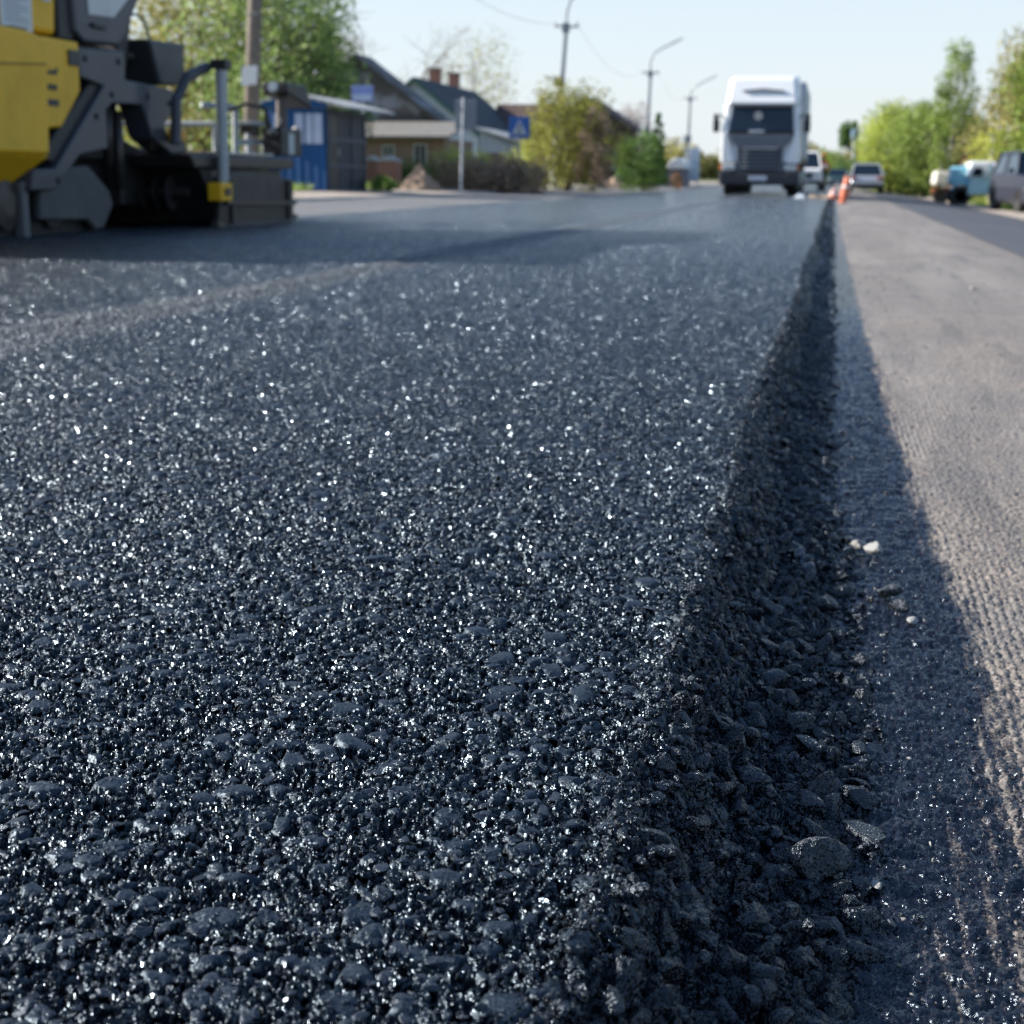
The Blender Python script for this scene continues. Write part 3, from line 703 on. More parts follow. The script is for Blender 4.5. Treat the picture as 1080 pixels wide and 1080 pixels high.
# yellow side bodywork
hb = MB(); hb.hexa([(-8.35, 8.1, .36), (-6.24, 8.1, .36), (-6.24, 10.68, .36), (-8.35, 10.68, .36), (-8.6, 8.0, .615), (-6.0, 8.0, .615), (-6.0, 10.99, .615), (-8.6, 10.99, .615)])
hb.build('skirt', Y_paint, p, .015)
hb = MB().prism([(8.0, .62), (10.99, .62), (11.05, 1.50), (10.75, 1.535), (8.0, 1.55)], -8.6, -6.0); side = hb.build('side_body', Y_paint, p, .03)
MB().prism([(8.0, 1.12), (10.98, 1.30), (10.98, 1.312), (8.0, 1.132)], -6.0, -5.985).build('seam', mat('seam_dark_yellow', (.30, .20, .01), .6), side)  # panel seam: thin strip in a darker yellow than the body
hood = px('hood', Y_paint, [(8.3, 1.553), (11.44, 1.553), (11.52, 2.28), (8.5, 2.34)], -8.35, -6.14, bevel=.04)
n_ = MB().box(-6.137, -6.129, 10.60, 11.06, 1.545, 1.83).build('notice', Paper, hood)
w_ = MB(); 
for i in range(7): w_.box(-6.1275, -6.126, 10.66, 11.0-.12*(i % 3 == 2), 1.60+.028*i, 1.608+.028*i)
w_.build('print', mat('faded_print', (.33, .34, .38), .8), n_)
MB().box(-6.137, -6.129, 11.24, 11.36, 1.80, 1.86).build('notice', Paper, hood)
MB().box(-6.14, -6.03, 10.60, 10.82, 1.54, 1.556).build('handle', L_steel, side, .006)
pan = px('side_panel', Y_paint, [(11.0, .82), (11.29, .84), (11.63, 1.13), (11.64, 1.52), (11.05, 1.52)], -6.9, -6.05)
for (a, b_, c_, d_) in ((11.44, 11.62, 1.33, 1.45),): MB().box(-6.048, -6.035, a, b_, c_, d_).build('vent', Decal, pan)
MB().box(-6.048, -6.043, 11.03, 11.25, 1.00, 1.05).build('decal', Decal, pan)
k = MB()
for i in range(4): k.box(-6.048, -6.043, 11.04+.052*i, 11.078+.052*i, 1.12, 1.165)
k.build('decal', Decal, pan)
k = MB().prism([(11.08, 1.24), (11.24, 1.24), (11.27, 1.30), (11.2, 1.275), (11.12, 1.27)], -6.048, -6.043); k.build('decal', Decal, pan)
px('pillar', K_steel, [(11.46, 1.53), (11.70, 1.53), (11.62, 2.32), (11.46, 2.32)], -8.2, -6.12)
# operator console, platform, seat, roof
con = px('console', G_paint, [(11.60, 2.3), (11.66, 1.60), (11.80, 1.535), (12.40, 1.555), (12.52, 1.62), (13.1, 2.25), (13.1, 2.3)], -6.62, -6.08, bevel=.04)
MB().prism([(11.88, 1.76), (12.33, 1.78), (12.60, 1.95), (12.75, 2.12), (11.87, 2.08)], -6.08, -6.072).build('panel', mat('console_glass', (.42, .47, .50), .15, dirt=.3), con)
MB().box(-6.08, -6.05, 11.92, 12.15, 1.66, 1.70).build('handle', K_steel, con, .008)
px('platform', K_steel, [(11.5, 1.48), (13.0, 1.48), (13.0, 1.54), (11.5, 1.54)], -8.4, -6.2)
st = MB(); st.box(-7.1, -6.65, 12.1, 12.6, 1.95, 2.07); st.box(-7.1, -6.65, 12.0, 12.12, 2.05, 2.6); st.box(-6.95, -6.8, 12.25, 12.45, 1.54, 1.95); st.build('seat', Rub, p, .04)
st = MB(); st.box(-8.2, -7.75, 12.1, 12.6, 1.95, 2.07); st.box(-8.2, -7.75, 12.0, 12.12, 2.05, 2.6); st.box(-8.05, -7.9, 12.25, 12.45, 1.54, 1.95); st.build('seat', Rub, p, .04)
rf = MB(); rf.box(-8.45, -6.65, 11.6, 14.4, 2.72, 2.82); rf.build('canopy', Y_paint, p, .04)
for (xx, yy) in ((-6.75, 11.7), (-8.35, 11.7), (-6.8, 12.25), (-8.35, 12.25)):
    MB().tube([(xx, yy, 1.5), (xx, yy+.8, 2.72)], .035).build('canopy_post', K_steel, p)
# screed tow arm and grey frame
arm = px('tow_arm', G_paint, [(11.62, 1.48), (12.48, 1.52), (12.47, 1.28), (13.44, 1.25), (13.60, 1.14), (13.22, .92), (13.4, .76), (13.67, .80), (13.73, .69), (13.39, .66), (12.97, .80), (12.79, 1.08), (12.21, 1.07), (12.09, 1.01), (12.09, .69), (11.58, .63), (11.15, .35), (10.78, .35), (10.82, .51), (11.17, .52), (12.06, 1.20), (11.66, 1.25)], -6.30, -6.06, bevel=.015)
px('tow_arm', G_paint, [(11.15, .35), (12.12, 1.25), (13.44, 1.25), (13.73, .69), (13.39, .66), (12.97, .80), (12.79, 1.05), (12.21, 1.04), (10.9, .38)], -8.5, -8.35)
px('rear_frame', K_steel, [(12.9, .2), (14.0, .2), (14.0, .70), (13.3, .72), (12.9, .80)], -8.3, -6.35)
px('engine_block', K_steel, [(11.95, .6), (13.25, .6), (13.05, .95), (12.9, 1.24), (12.0, 1.24)], -7.9, -6.42)
px('gusset', K_steel, [(11.0, .60), (11.28, .80), (11.98, 1.28), (12.08, 1.20), (11.25, .55)], -6.5, -6.10)
for s in ((12.35, .55, 1.05), (12.55, .35, 1.02)):
    MB().tube([(-6.2, s[0], s[1]), (-6.2, s[0]+.02, s[2])], .045).build('cylinder', D_steel, p, smooth=True)
px('chassis', K_steel, [(8.6, .25), (13.3, .25), (13.3, .62), (12.9, 1.15), (12.3, 1.45), (9, 1.45)], -8.15, -6.55)
# crawler tracks
for x0, x1 in ((-6.62, -6.22), (-8.4, -8.0)):
    tr = MB(); y0, y1, r = 9.2, 12.05, .24; pts = []
    for i in range(13): a = -math.pi/2+math.pi*i/12; pts.append((y1+r*math.cos(a), r+.0+r*math.sin(a)))
    for i in range(13): a = math.pi/2+math.pi*i/12; pts.append((y0+r*math.cos(a), r+r*math.sin(a)))
    trk = tr.prism(pts, x0, x1).build('track', Rub, p)
    q = y0
    while q < y1: MB().box(x0-.02, x1+.02, q, q+.11, -.035, .0).build('track_pad', K_steel, trk); q += .16
    for q in (9.2, 9.9, 10.6, 11.3, 12.05): MB().lathe([(.17, 0), (.19, .02), (.19, .05), (.08, .07)], (x1, q, .24), 'x', 16).build('roller', D_steel, trk)
px('track_guard', mat('scuffed_grey', (.05, .057, .06), .6, dirt=.8, dscale=3, dcol=(.11, .105, .10), bump=.004, bscale=8), [(11.02, .34), (11.46, .53), (11.84, .545), (12.20, .34), (12.26, .22), (12.06, .02), (11.92, .02), (11.78, .10), (11.0, .12)], -6.20, -6.12)
px('push_strut', mat('dull_strut', (.12, .125, .13), .6), [(10.75, -.02), (10.84, -.02), (10.84, .42), (10.75, .42)], -6.22, -6.12)
# hydraulic tank with hoop
tank = px('hydraulic_tank', mat('tank_grey', (.035, .04, .047), .5, dirt=.3), [(12.98, 1.66), (13.75, 1.68), (13.73, 1.30), (13.18, 1.27)], -7.4, -6.06, bevel=.03)
MB().tube([(-6.3, 12.98, 1.64), (-6.3, 12.99, 1.80), (-6.3, 13.07, 1.88), (-6.3, 13.26, 1.90), (-6.3, 13.43, 1.83), (-6.3, 13.53, 1.64)], .014).build('hose', mat('hose_green', (.12, .17, .15), .5), tank)
px('rear_post', K_steel, [(12.5, 1.2), (12.72, 1.2), (13.0, 2.0), (12.8, 2.0)], -6.6, -6.2)
for dx in (0, .12, .25): MB().tube([(-6.45-dx, 12.75, 1.9), (-6.4-dx, 12.95, 1.5), (-6.4-dx, 12.9, .9), (-6.4-dx, 13.3, .55)], .022, 6).build('hose', Rub, p)
# auger
au = MB().tube([(-8.9, 13.35, .32), (-5.9, 13.35, .32)], .05); 
for i in range(22):
    xx = -8.8+.13*i; au.lathe([(.17, 0), (.17, .012)], (xx, 13.35, .32), 'x', 14)
au.build('auger', D_steel, p)
# screed
sc = MB(); sc.prism([(13.72, .02), (15.25, -.005), (15.45, .05), (15.45, .535), (13.3, .538)], -8.9, -5.76); scr = sc.build('screed', K_steel, p, .02)
MB().prism([(13.55, -.02), (15.62, -.02), (15.64, .44), (14.0, .50), (13.66, .46)], -5.75, -5.70).build('end_gate', mat('tar_smeared_plate', (.013, .012, .012), .5, .2, dirt=.9, dscale=3.5, dcol=(.055, .043, .038), bump=.008, bscale=9), scr, .01)
for q in (13.85, 15.42): MB().prism([(q, .02), (q+.05, .02), (q+.05, .43), (q, .43)], -5.70, -5.672).build('rib', K_steel, scr, .004)
MB().prism([(13.7, .20), (15.6, .17), (15.6, .21), (13.7, .24)], -5.672, -5.655).build('rib', D_steel, scr, .003)
MB().tube([(-5.72, 13.5, .03), (-5.72, 13.7, -.01), (-5.72, 15.62, -.0)], .04).build('skid', D_steel, scr)
MB().prism([(13.0, .66), (15.72, .66), (15.74, .56), (15.5, .54), (13.1, .54)], -8.9, -5.72).build('cover', D_steel, scr, .02)
wk = MB(); wk.box(-8.9, -5.78, 13.95, 15.3, .672, .70)
walk = wk.build('walkway', B_steel, p, .006)
lev = MB(); lev.tube([(-5.66, 13.60, .42), (-5.66, 13.64, 1.47)], .055, 12); lv = lev.build('levelling_post', L_steel, p, smooth=False)
MB().box(-5.74, -5.58, 13.56, 13.72, 1.44, 1.53).build('cap', K_steel, lv, .01)
MB().tube([(-5.66, 13.6, .28), (-5.66, 13.6, .44)], .03).build('rod', B_steel, lv)
MB().tube([(-5.78, 13.60, 1.46), (-5.85, 13.3, 1.36), (-5.9, 13.15, 1.15), (-5.9, 13.1, .75)], .05, 8).build('bracket', G_paint, lv)
cl_ = MB().box(-5.72, -5.58, 13.36, 13.64, .24, .41).build('clamp', Y_paint, p, .015)
MB().box(-5.58, -5.565, 13.44, 13.56, .29, .36).build('latch', D_steel, cl_)
MB().box(-6.05, -5.92, 13.25, 13.42, .78, .90).build('lamp', mat('amber_box', (.75, .36, .02), .4), p, .02)
for (yy_, zz_) in ((11.75, 1.40), (12.35, 1.42), (12.2, 1.14), (12.9, 1.16), (13.35, 1.12), (11.9, .95), (11.2, .43)):
    MB().lathe([(.026, 0), (.026, .012), (.016, .018)], (-6.06, yy_, zz_), 'x', 8).build('bolt', K_steel, arm)
rl = MB()
for a, b_ in (((-5.95, 14.65, .70), (-5.95, 14.67, 1.14)), ((-5.95, 14.67, 1.14), (-6.2, 14.40, 1.16)), ((-5.95, 15.0, .70), (-5.95, 15.0, .90)), ((-5.95, 14.65, .80), (-5.95, 15.9, .84)), ((-5.95, 15.45, .70), (-5.95, 15.45, .84)), ((-6.4, 15.2, .7), (-6.4, 15.2, 1.0)), ((-6.4, 15.2, 1.0), (-8.6, 15.2, 1.0)), ((-8.6, 15.2, .7), (-8.6, 15.2, 1.0)), ((-7.5, 15.2, .7), (-7.5, 15.2, 1.0))):
    rl.tube([a, b_], .03, 8)
rl.build('handrail', L_steel, p)
MB().box(-6.1, -5.85, 14.85, 15.45, .98, 1.02).build('tool_tray', L_steel, p, .01)
MB().box(-6.05, -5.9, 15.0, 15.2, .88, .98).build('junction_box', D_steel, p, .015)
ms = MB().tube([(-5.82, 15.62, .72), (-5.82, 15.66, 1.30)], .06, 8).build('control_mast', mat('mast_brown', (.10, .075, .065), .6, dirt=.4), p)
MB().hexa([(-5.98, 15.50, 1.33), (-5.70, 15.50, 1.33), (-5.70, 16.30, 1.20), (-5.98, 16.30, 1.20), (-5.98, 15.50, 1.44), (-5.70, 15.50, 1.44), (-5.70, 16.12, 1.44), (-5.98, 16.12, 1.44)]).build('display', K_steel, ms, .02)
MB().lathe([(.045, 0), (.05, .02), (.05, .06), (.0, .08)], (-5.84, 15.42, 1.385), 'y', 14).build('lamp', mat('lamp_lens', (.85, .85, .82), .15), ms)
cb = MB().box(-5.95, -5.72, 15.36, 16.0, .68, .97).build('control_box', K_steel, p, .02)
MB().box(-5.72, -5.71, 15.55, 15.72, .70, .92).build('panel', mat('panel_pale', (.42, .48, .52), .3), cb)
MB().lathe([(.05, 0), (.06, .03), (.03, .06)], (-5.80, 15.30, .90), 'z', 12).build('knob', mat('knob_pale', (.6, .52, .45), .4), cb)
MB().lathe([(.04, 0), (.05, .04), (.03, .07)], (-5.80, 16.04, .93), 'z', 12).build('knob', mat('knob_cream', (.6, .55, .5), .4), cb)
MB().tube([(-5.85, 15.4, .9), (-5.8, 15.1, 1.15), (-5.85, 14.7, 1.18), (-5.95, 14.2, 1.05)], .02, 6).build('cable', Rub, p)
MB().tube([(-5.84, 15.66, 1.1), (-5.7, 15.3, 1.0), (-5.8, 15.1, .8)], .016, 6).build('cable', Rub, p)
MB().hexa([(-8.9, 15.2, 0), (-5.75, 15.2, 0), (-5.75, 15.9, .02), (-8.9, 15.9, .02), (-8.9, 15.2, .12), (-5.75, 15.2, .12), (-5.75, 15.9, .06), (-8.9, 15.9, .06)]).build('tamper_beam', D_steel, scr)

# ================================================================ SEMI TRUCK
def wheel(parent, x, y, z, r, w, out, rimm=None):
    """tyre with rim; out = +1 or -1 gives the outer side along x"""
    t_ = MB().lathe([(r*.62, 0), (r*.93, 0), (r, w*.15), (r, w*.85), (r*.93, w), (r*.62, w)], (x-w/2, y, z), 'x', 24).build('tyre', Rub, parent, smooth=False)
    MB().lathe([(r*.60, 0), (r*.63, .01), (r*.30, w*.25), (r*.2, w*.1), (0, w*.1)], (x+out*w/2*.98, y, z), 'x', 18).build('rim', rimm or L_steel, t_)
White = mat('white_paint', (.88, .88, .87), .35, dirt=.12, dscale=1.5, coat=.5)
GreyTrim = mat('grey_trim', (.12, .135, .17), .4, dirt=.3)
SlatG = mat('slat_grey', (.11, .125, .155), .4)
DarkTrim = mat('dark_plastic', (.03, .034, .042), .5, dirt=.3)
Lens = mat('headlamp_lens', (.60, .62, .62), .12, coat=.6)
Amber = mat('amber_lens', (.75, .22, .05), .25)
Plate = mat('number_plate', (.62, .66, .74), .5)
tk = thing('semi_truck', 'white semi truck with tall roof fairing facing the camera on the fresh asphalt', 'truck', (-2.25, 47, .0))
xl, xr, yf = -3.45, -1.05, 47.0; xm = (xl+xr)/2
# cab side walls and back: one shell, front raked
cabm = MB(); cabm.hexa([(xl, yf+.10, .95), (xr, yf+.10, .95), (xr, yf+2.2, .95), (xl, yf+2.2, .95), (xl+.07, yf+.35, 2.72), (xr-.07, yf+.35, 2.72), (xr-.07, yf+2.2, 2.72), (xl+.07, yf+2.2, 2.72)])
cab = cabm.build('cab', White, tk, .09, seg=3)
fr = MB(); fr.hexa([(xl+.10, yf+.22, 2.66), (xr-.10, yf+.22, 2.66), (xr-.10, yf+2.3, 2.66), (xl+.10, yf+2.3, 2.66), (xl+.20, yf+.62, 3.50), (xr-.20, yf+.62, 3.50), (xr-.14, yf+2.3, 3.64), (xl+.14, yf+2.3, 3.64)])
fair = fr.build('roof_fairing', White, tk, .13, seg=4)
MB().prism([(xm-.62, 3.10), (xm, 3.155), (xm+.62, 3.10), (xm+.62, 3.07), (xm, 3.125), (xm-.62, 3.07)], yf+.34, yf+.60, 'y').build('crease', GreyTrim, fair)
MB().hexa([(xl+.22, yf+.11, 1.86), (xr-.22, yf+.11, 1.86), (xr-.22, yf+.30, 1.86), (xl+.22, yf+.30, 1.86), (xl+.30, yf+.24, 2.62), (xr-.28, yf+.24, 2.62), (xr-.28, yf+.4, 2.62), (xl+.30, yf+.4, 2.62)]).build('windscreen', Glass, tk, .05, seg=3)
MB().hexa([(xl+.28, yf+.06, 2.60), (xr-.28, yf+.06, 2.60), (xr-.28, yf+.30, 2.60), (xl+.28, yf+.30, 2.60), (xl+.30, yf+.14, 2.68), (xr-.30, yf+.14, 2.68), (xr-.30, yf+.3, 2.68), (xl+.30, yf+.3, 2.68)]).build('sun_visor', DarkTrim, tk, .02)
MB().lathe([(.0, 0), (.13, 0), (.13, .02), (0, .02)], (xm-.1, yf+.125, 2.34), 'y', 20).build('pennant', mat('cream_disc', (.62, .55, .48), .6), tk)
MB().box(xm-1.0, xm+1.0, yf+.05, yf+.12, 1.80, 1.87).build('wiper', DarkTrim, tk)
MB().box(xm-.34, xm+.10, yf+.03, yf+.08, 1.84, 1.92).build('badge', mat('pale_badge', (.55, .58, .62), .3), tk, .01)
fp = MB().prism([(xm-.95, 1.78), (xm+.95, 1.78), (xm+.86, 1.60), (xm+.70, 1.42), (xm+.68, .66), (xm-.68, .66), (xm-.70, 1.42), (xm-.86, 1.60)], yf+.02, yf+.16, 'y').build('front_panel', GreyTrim, tk, .02)
gr = MB().prism([(xm-.62, 1.42), (xm+.62, 1.42), (xm+.56, .70), (xm-.56, .70)], yf-.01, yf+.02, 'y').build('grille', DarkTrim, tk)
for i in range(6):
    z_ = .78+.115*i
    MB().prism([(yf-.05, z_), (yf-.01, z_+.05), (yf-.01, z_+.062), (yf-.05, z_+.018)], xm-.55, xm+.55).build('slat', SlatG, gr)
for s in (-1, 1):
    a = xm+s*1.17; b_ = xm+s*.72; c_ = xm+s*.98
    MB().hexa([(a, yf+.03, .95), (xm+s*.76, yf+.03, .95), (xm+s*.76, yf+.16, .95), (a, yf+.16, .95), (xm+s*1.16, yf+.06, 1.84), (xm+s*1.0, yf+.06, 1.84), (xm+s*1.0, yf+.2, 1.84), (xm+s*1.16, yf+.2, 1.84)]).build('corner_panel', White, tk, .04, seg=3)
    hl = MB().box(min(xm+s*.72, xm+s*1.12), max(xm+s*.72, xm+s*1.12), yf-.02, yf+.1, .72, .92).build('headlight', Lens, tk, .04)
    MB().box(min(xm+s*1.125, xm+s*1.20), max(xm+s*1.125, xm+s*1.20), yf+.0, yf+.1, .74, .90).build('indicator', Amber, tk, .02)
    mr = MB().box(min(xm+s*1.26, xm+s*1.46), max(xm+s*1.26, xm+s*1.46), yf+.18, yf+.32, 1.86, 2.26).build('mirror', DarkTrim, tk, .05)
    MB().tube([(xm+s*1.12, yf+.35, 2.32), (xm+s*1.36, yf+.25, 2.38), (xm+s*1.36, yf+.25, 2.2)], .03).build('arm', DarkTrim, mr)
    MB().box(min(xm+s*1.3, xm+s*1.45), max(xm+s*1.3, xm+s*1.45), yf+.2, yf+.3, 2.26, 2.40).build('mirror', DarkTrim, tk, .03)
    MB().hexa([(xm+s*1.185, yf+.5, 1.75), (xm+s*1.195, yf+.5, 1.75), (xm+s*1.195, yf+1.4, 1.75), (xm+s*1.185, yf+1.4, 1.75), (xm+s*1.155, yf+.62, 2.5), (xm+s*1.165, yf+.62, 2.5), (xm+s*1.165, yf+1.4, 2.5), (xm+s*1.155, yf+1.4, 2.5)]).build('side_window', Glass, tk)
bmp = MB().prism([(xl, .30), (xr, .30), (xr, .70), (xr-.35, .70), (xr-.42, .64), (xl+.42, .64), (xl+.35, .70), (xl, .70)], yf-.06, yf+.35, 'y').build('bumper', DarkTrim, tk, .05, seg=3)
MB().box(xm-.30, xm+.24, yf-.075, yf-.06, .44, .57).build('number_plate', Plate, bmp, .005)
MB().box(xl+.1, xr-.1, yf+.3, yf+5.5, .55, .95).build('chassis', DarkTrim, tk, .02)
for s in (-1, 1):
    for yy in (1.35, 4.9):
        wheel(tk, xm+s*.98, yf+yy, .5, .5, .32, s)
    MB().prism([(yf+.6, .6), (yf+.7, 1.0), (yf+2.1, 1.0), (yf+2.15, .6), (yf+2.0, .6), (yf+1.9, .95), (yf+.85, .95), (yf+.75, .6)], xm+s*.8, xm+s*1.19).build('fender', DarkTrim, tk)
tl = MB().box(xl+.02, xr+.02, yf+2.9, yf+11.5, 1.15, 3.50).build('trailer_box', mat('trailer_white', (.5, .54, .6), .5, dirt=.3, dscale=.6), tk, .03)
MB().box(xl, xr, yf+2.9, yf+11.5, 1.0, 1.15).build('rail', DarkTrim, tl)
for s in (-1, 1):
    for yy in (8.4, 9.7, 11.0): wheel(tk, xm+s*.95, yf+yy, .48, .48, .36, s)

# ================================================================ CARS
def car(name, label, cat, loc, rotz, L, Wd, H, paint, kind='hatch', group=None, lamp='square'):
    """front of the car faces -y before it is turned"""
    o = thing(name, label, cat, (0, 0, 0), group); w = Wd/2; r = .32 if H < 1.7 else .37
    belt = .60*H; bn = .52*H
    if kind == 'hatch': st = [(-L/2, .93, .22, .30*H+.12), (-L/2+.10, .98, .2, .44*H), (-L/2+.35, 1, .19, bn), (-L*.17, 1, .19, belt), (L*.30, 1, .19, belt+.03), (L/2-.22, .99, .2, belt+.02), (L/2-.04, .95, .26, .50*H), (L/2, .90, .32, .42*H)]
    elif kind == 'suv': st = [(-L/2, .90, .30, .42*H), (-L/2+.10, .98, .28, .56*H), (-L/2+.5, 1, .26, .59*H), (-L*.20, 1, .26, .63*H), (L*.34, 1, .26, .65*H), (L/2-.1, .98, .28, .64*H), (L/2, .92, .34, .56*H)]
    else: st = [(-L/2, .92, .28, .52*H), (-L/2+.12, .99, .26, .56*H), (L*.3, 1, .26, .56*H), (L/2-.06, .99, .28, .56*H), (L/2, .95, .3, .54*H)]
    V = []; n = 8
    for (y, k, zb, zt) in st:
        zm = zb+(zt-zb)*.55
        V += [(-w*k*.92, y, zb), (-w*k, y, zb+.12), (-w*k, y, zm), (-w*k*.93, y, zt), (w*k*.93, y, zt), (w*k, y, zm), (w*k, y, zb+.12), (w*k*.92, y, zb)]
    m = MB(); F = [tuple(range(n)), tuple(range((len(st)-1)*n, len(st)*n))]
    for i in range(len(st)-1):
        for j in range(n): F.append((i*n+j, i*n+(j+1) % n, (i+1)*n+(j+1) % n, (i+1)*n+j))
    m.add(V, F); body = m.build('body', paint, o, .04, seg=3)
    if kind == 'hatch': c0, c1, c2, c3 = -L*.19, -L*.04, L*.34, L*.46
    elif kind == 'suv': c0, c1, c2, c3 = -L*.21, -L*.08, L*.42, L*.48
    else: c0, c1, c2, c3 = -L*.40, -L*.34, L*.44, L*.47
    zb = belt-.03 if kind == 'hatch' else (.62*H if kind == 'suv' else .55*H)
    g = MB().hexa([(-w*.90, c0, zb), (w*.90, c0, zb), (w*.90, c3, zb), (-w*.90, c3, zb), (-w*.72, c1, H-.07), (w*.72, c1, H-.07), (w*.72, c2, H-.07), (-w*.72, c2, H-.07)])
    g.build('glazing', Glass, o, .03)
    MB().hexa([(-w*.76, c1-.04, H-.085), (w*.76, c1-.04, H-.085), (w*.76, c2+.05, H-.085), (-w*.76, c2+.05, H-.085), (-w*.66, c1+.12, H), (w*.66, c1+.12, H), (w*.66, c2-.08, H), (-w*.66, c2-.08, H)]).build('roof', paint, o, .03, seg=3)
    for s in (-1, 1):
        for (ya, yb) in ((c0, c1), ((c0+c3)/2+.05, (c1+c2)/2+.05), (c3, c2)):
            MB().tube([(s*w*.905, ya, zb), (s*w*.735, yb, H-.07)], .035, 6).build('window_pillar', paint, o)
        for yy in (-L/2+.78, L/2-.75):
            wheel(o, s*(w-.10), yy, r, r, .2, s)
        MB().box(min(s*w*.60, s*w*.93), max(s*w*.60, s*w*.93), L/2-.07, L/2+.005, .40*H+.06, .55*H).build('tail_light', mat('tail_lens', (.35, .02, .02), .3), o, .02)
        if lamp == 'round':
            MB().lathe([(.12, 0), (.13, .03), (.13, .10)], (s*w*.66, -L/2-.03, .47*H), 'y', 20).build('headlight', Lens, o)
            MB().lathe([(.07, 0), (.08, .03), (.08, .08)], (s*w*.66, -L/2-.03, .29*H), 'y', 16).build('fog_light', Lens, o)
        else: MB().box(min(s*w*.52, s*w*.90), max(s*w*.52, s*w*.90), -L/2-.01, -L/2+.2, .36*H, .45*H).build('headlight', Lens, o, .03)
        MB().box(min(s*w, s*(w+.16)), max(s*w, s*(w+.16)), c0+.05, c0+.13, zb+.05, zb+.17).build('mirror', paint, o, .02)
    MB().box(-w*.5, w*.5, -L/2-.02, -L/2+.1, .30*H, .44*H).build('grille', DarkTrim, o, .02)
    MB().box(-w*.95, w*.95, -L/2-.04, -L/2+.15, .16*H, .25*H).build('bumper', DarkTrim, o, .03)
    MB().box(-w*.95, w*.95, L/2-.12, L/2+.04, .17*H, .30*H).build('bumper', DarkTrim, o, .03)
    MB().box(-.26, .26, -L/2-.05, -L/2-.035, .22*H, .22*H+.11).build('number_plate', Plate, o)
    MB().box(-.26, .26, L/2+.035, L/2+.05, .34*H, .34*H+.11).build('number_plate', Plate, o)
    o.location = loc; o.rotation_euler = (0, 0, rotz); return o
Silver = mat('silver_paint', (.52, .54, .57), .3, .5, dirt=.2, coat=.5)
Graph = mat('graphite_paint', (.02, .022, .034), .45, .0, dirt=.2, coat=.1)
car('parked_car', 'silver hatchback seen from behind on the right lane at the far end', 'car', (1.58, 80, oz(1.58)-.02), math.pi, 4.0, 1.68, 1.46, Silver, 'hatch')
car('parked_car', 'dark graphite off road car with round headlights at the right edge', 'car', (5.80, 46.6, -.40), R(8), 4.3, 1.85, 1.75, Graph, 'suv', lamp='round')
car('van', 'white van following behind the semi truck on the new asphalt', 'van', (-1.42, 73, -.0), R(0), 4.9, 1.8, 1.75, White, 'van')
car('parked_car', 'small dark car far off, just left of the silver hatchback', 'car', (.25, 128, oz(.25)), 0, 4.0, 1.65, 1.45, mat('dark_green_paint', (.03, .07, .06), .3, coat=.5), 'hatch')

# retro pickup, pale blue and white, on the right verge
SkyB = mat('sky_blue_paint', (.22, .50, .62), .45, dirt=.3, coat=.2)
Cream = mat('cream_paint', (.62, .58, .48), .5, dirt=.4)
o = thing('pickup', 'old sky blue and white truck cab parked on the right verge facing the road', 'truck', (4.85, 57.5, -.40))
X0 = 3.98
MB().hexa([(4.0, 56.4, .35), (4.85, 56.4, .35), (4.85, 58.2, .35), (4.0, 58.2, .35), (4.08, 56.5, .98), (4.7, 56.5, 1.02), (4.7, 58.1, 1.02), (4.08, 58.1, .98)]).build('bonnet', SkyB, o, .12, seg=4)
c = MB().hexa([(4.62, 56.2, .0), (5.45, 56.2, .0), (5.45, 58.3, .0), (4.62, 58.3, .0), (4.78, 56.3, 1.12), (5.45, 56.3, 1.12), (5.45, 58.2, 1.12), (4.78, 58.2, 1.12)]).build('cab', mat('pale_blue_paint', (.50, .70, .74), .45, dirt=.25), o, .08, seg=3)
MB().hexa([(4.55, 56.22, .58), (5.4, 56.22, .58), (5.4, 58.28, .58), (4.55, 58.28, .58), (4.66, 56.3, 1.18), (5.4, 56.3, 1.18), (5.4, 58.2, 1.18), (4.66, 58.2, 1.18)]).build('cab_top', White, o, .10, seg=4)
MB().prism([(4.74, .66), (5.1, .66), (5.08, .95), (4.82, .95)], 56.20, 56.26, 'y').build('side_window', Glass, o)
MB().box(5.46, 7.8, 56.2, 58.3, .10, .82).build('cargo_bed', SkyB, o, .04)
MB().box(5.46, 7.8, 56.15, 58.35, .82, 1.16).build('bed_cover', mat('grey_cover', (.33, .35, .42), .7), o, .06)
MB().lathe([(.0, 0), (.2, .02), (.27, .06), (.27, .10)], (5.62, 56.05, .10), 'y', 20).build('spare_wheel_cover', White, o)
for yy in (56.45, 58.05):
    for xx in (4.42, 6.6): 
        wheel_o = MB().lathe([(.2, 0), (.34, 0), (.36, .03), (.36, .17), (.34, .2), (.2, .2)], (xx, yy-.1, -.04), 'y', 22).build('tyre', Rub, o)
        MB().lathe([(.2, 0), (.1, .03), (0, .03)], (xx, yy-.1+(.2 if yy > 57 else 0), -.04), 'y', 16).build('rim', L_steel, wheel_o)
MB().prism([(4.05, .18), (4.2, .40), (4.65, .42), (4.85, .12), (4.72, .12), (4.6, .34), (4.26, .33), (4.14, .18)], 56.3, 56.7, 'y').build('fender', SkyB, o, .02)
MB().lathe([(.10, 0), (.12, .03), (.12, .1)], (3.96, 56.75, .55), 'x', 16).build('headlight', Lens, o)
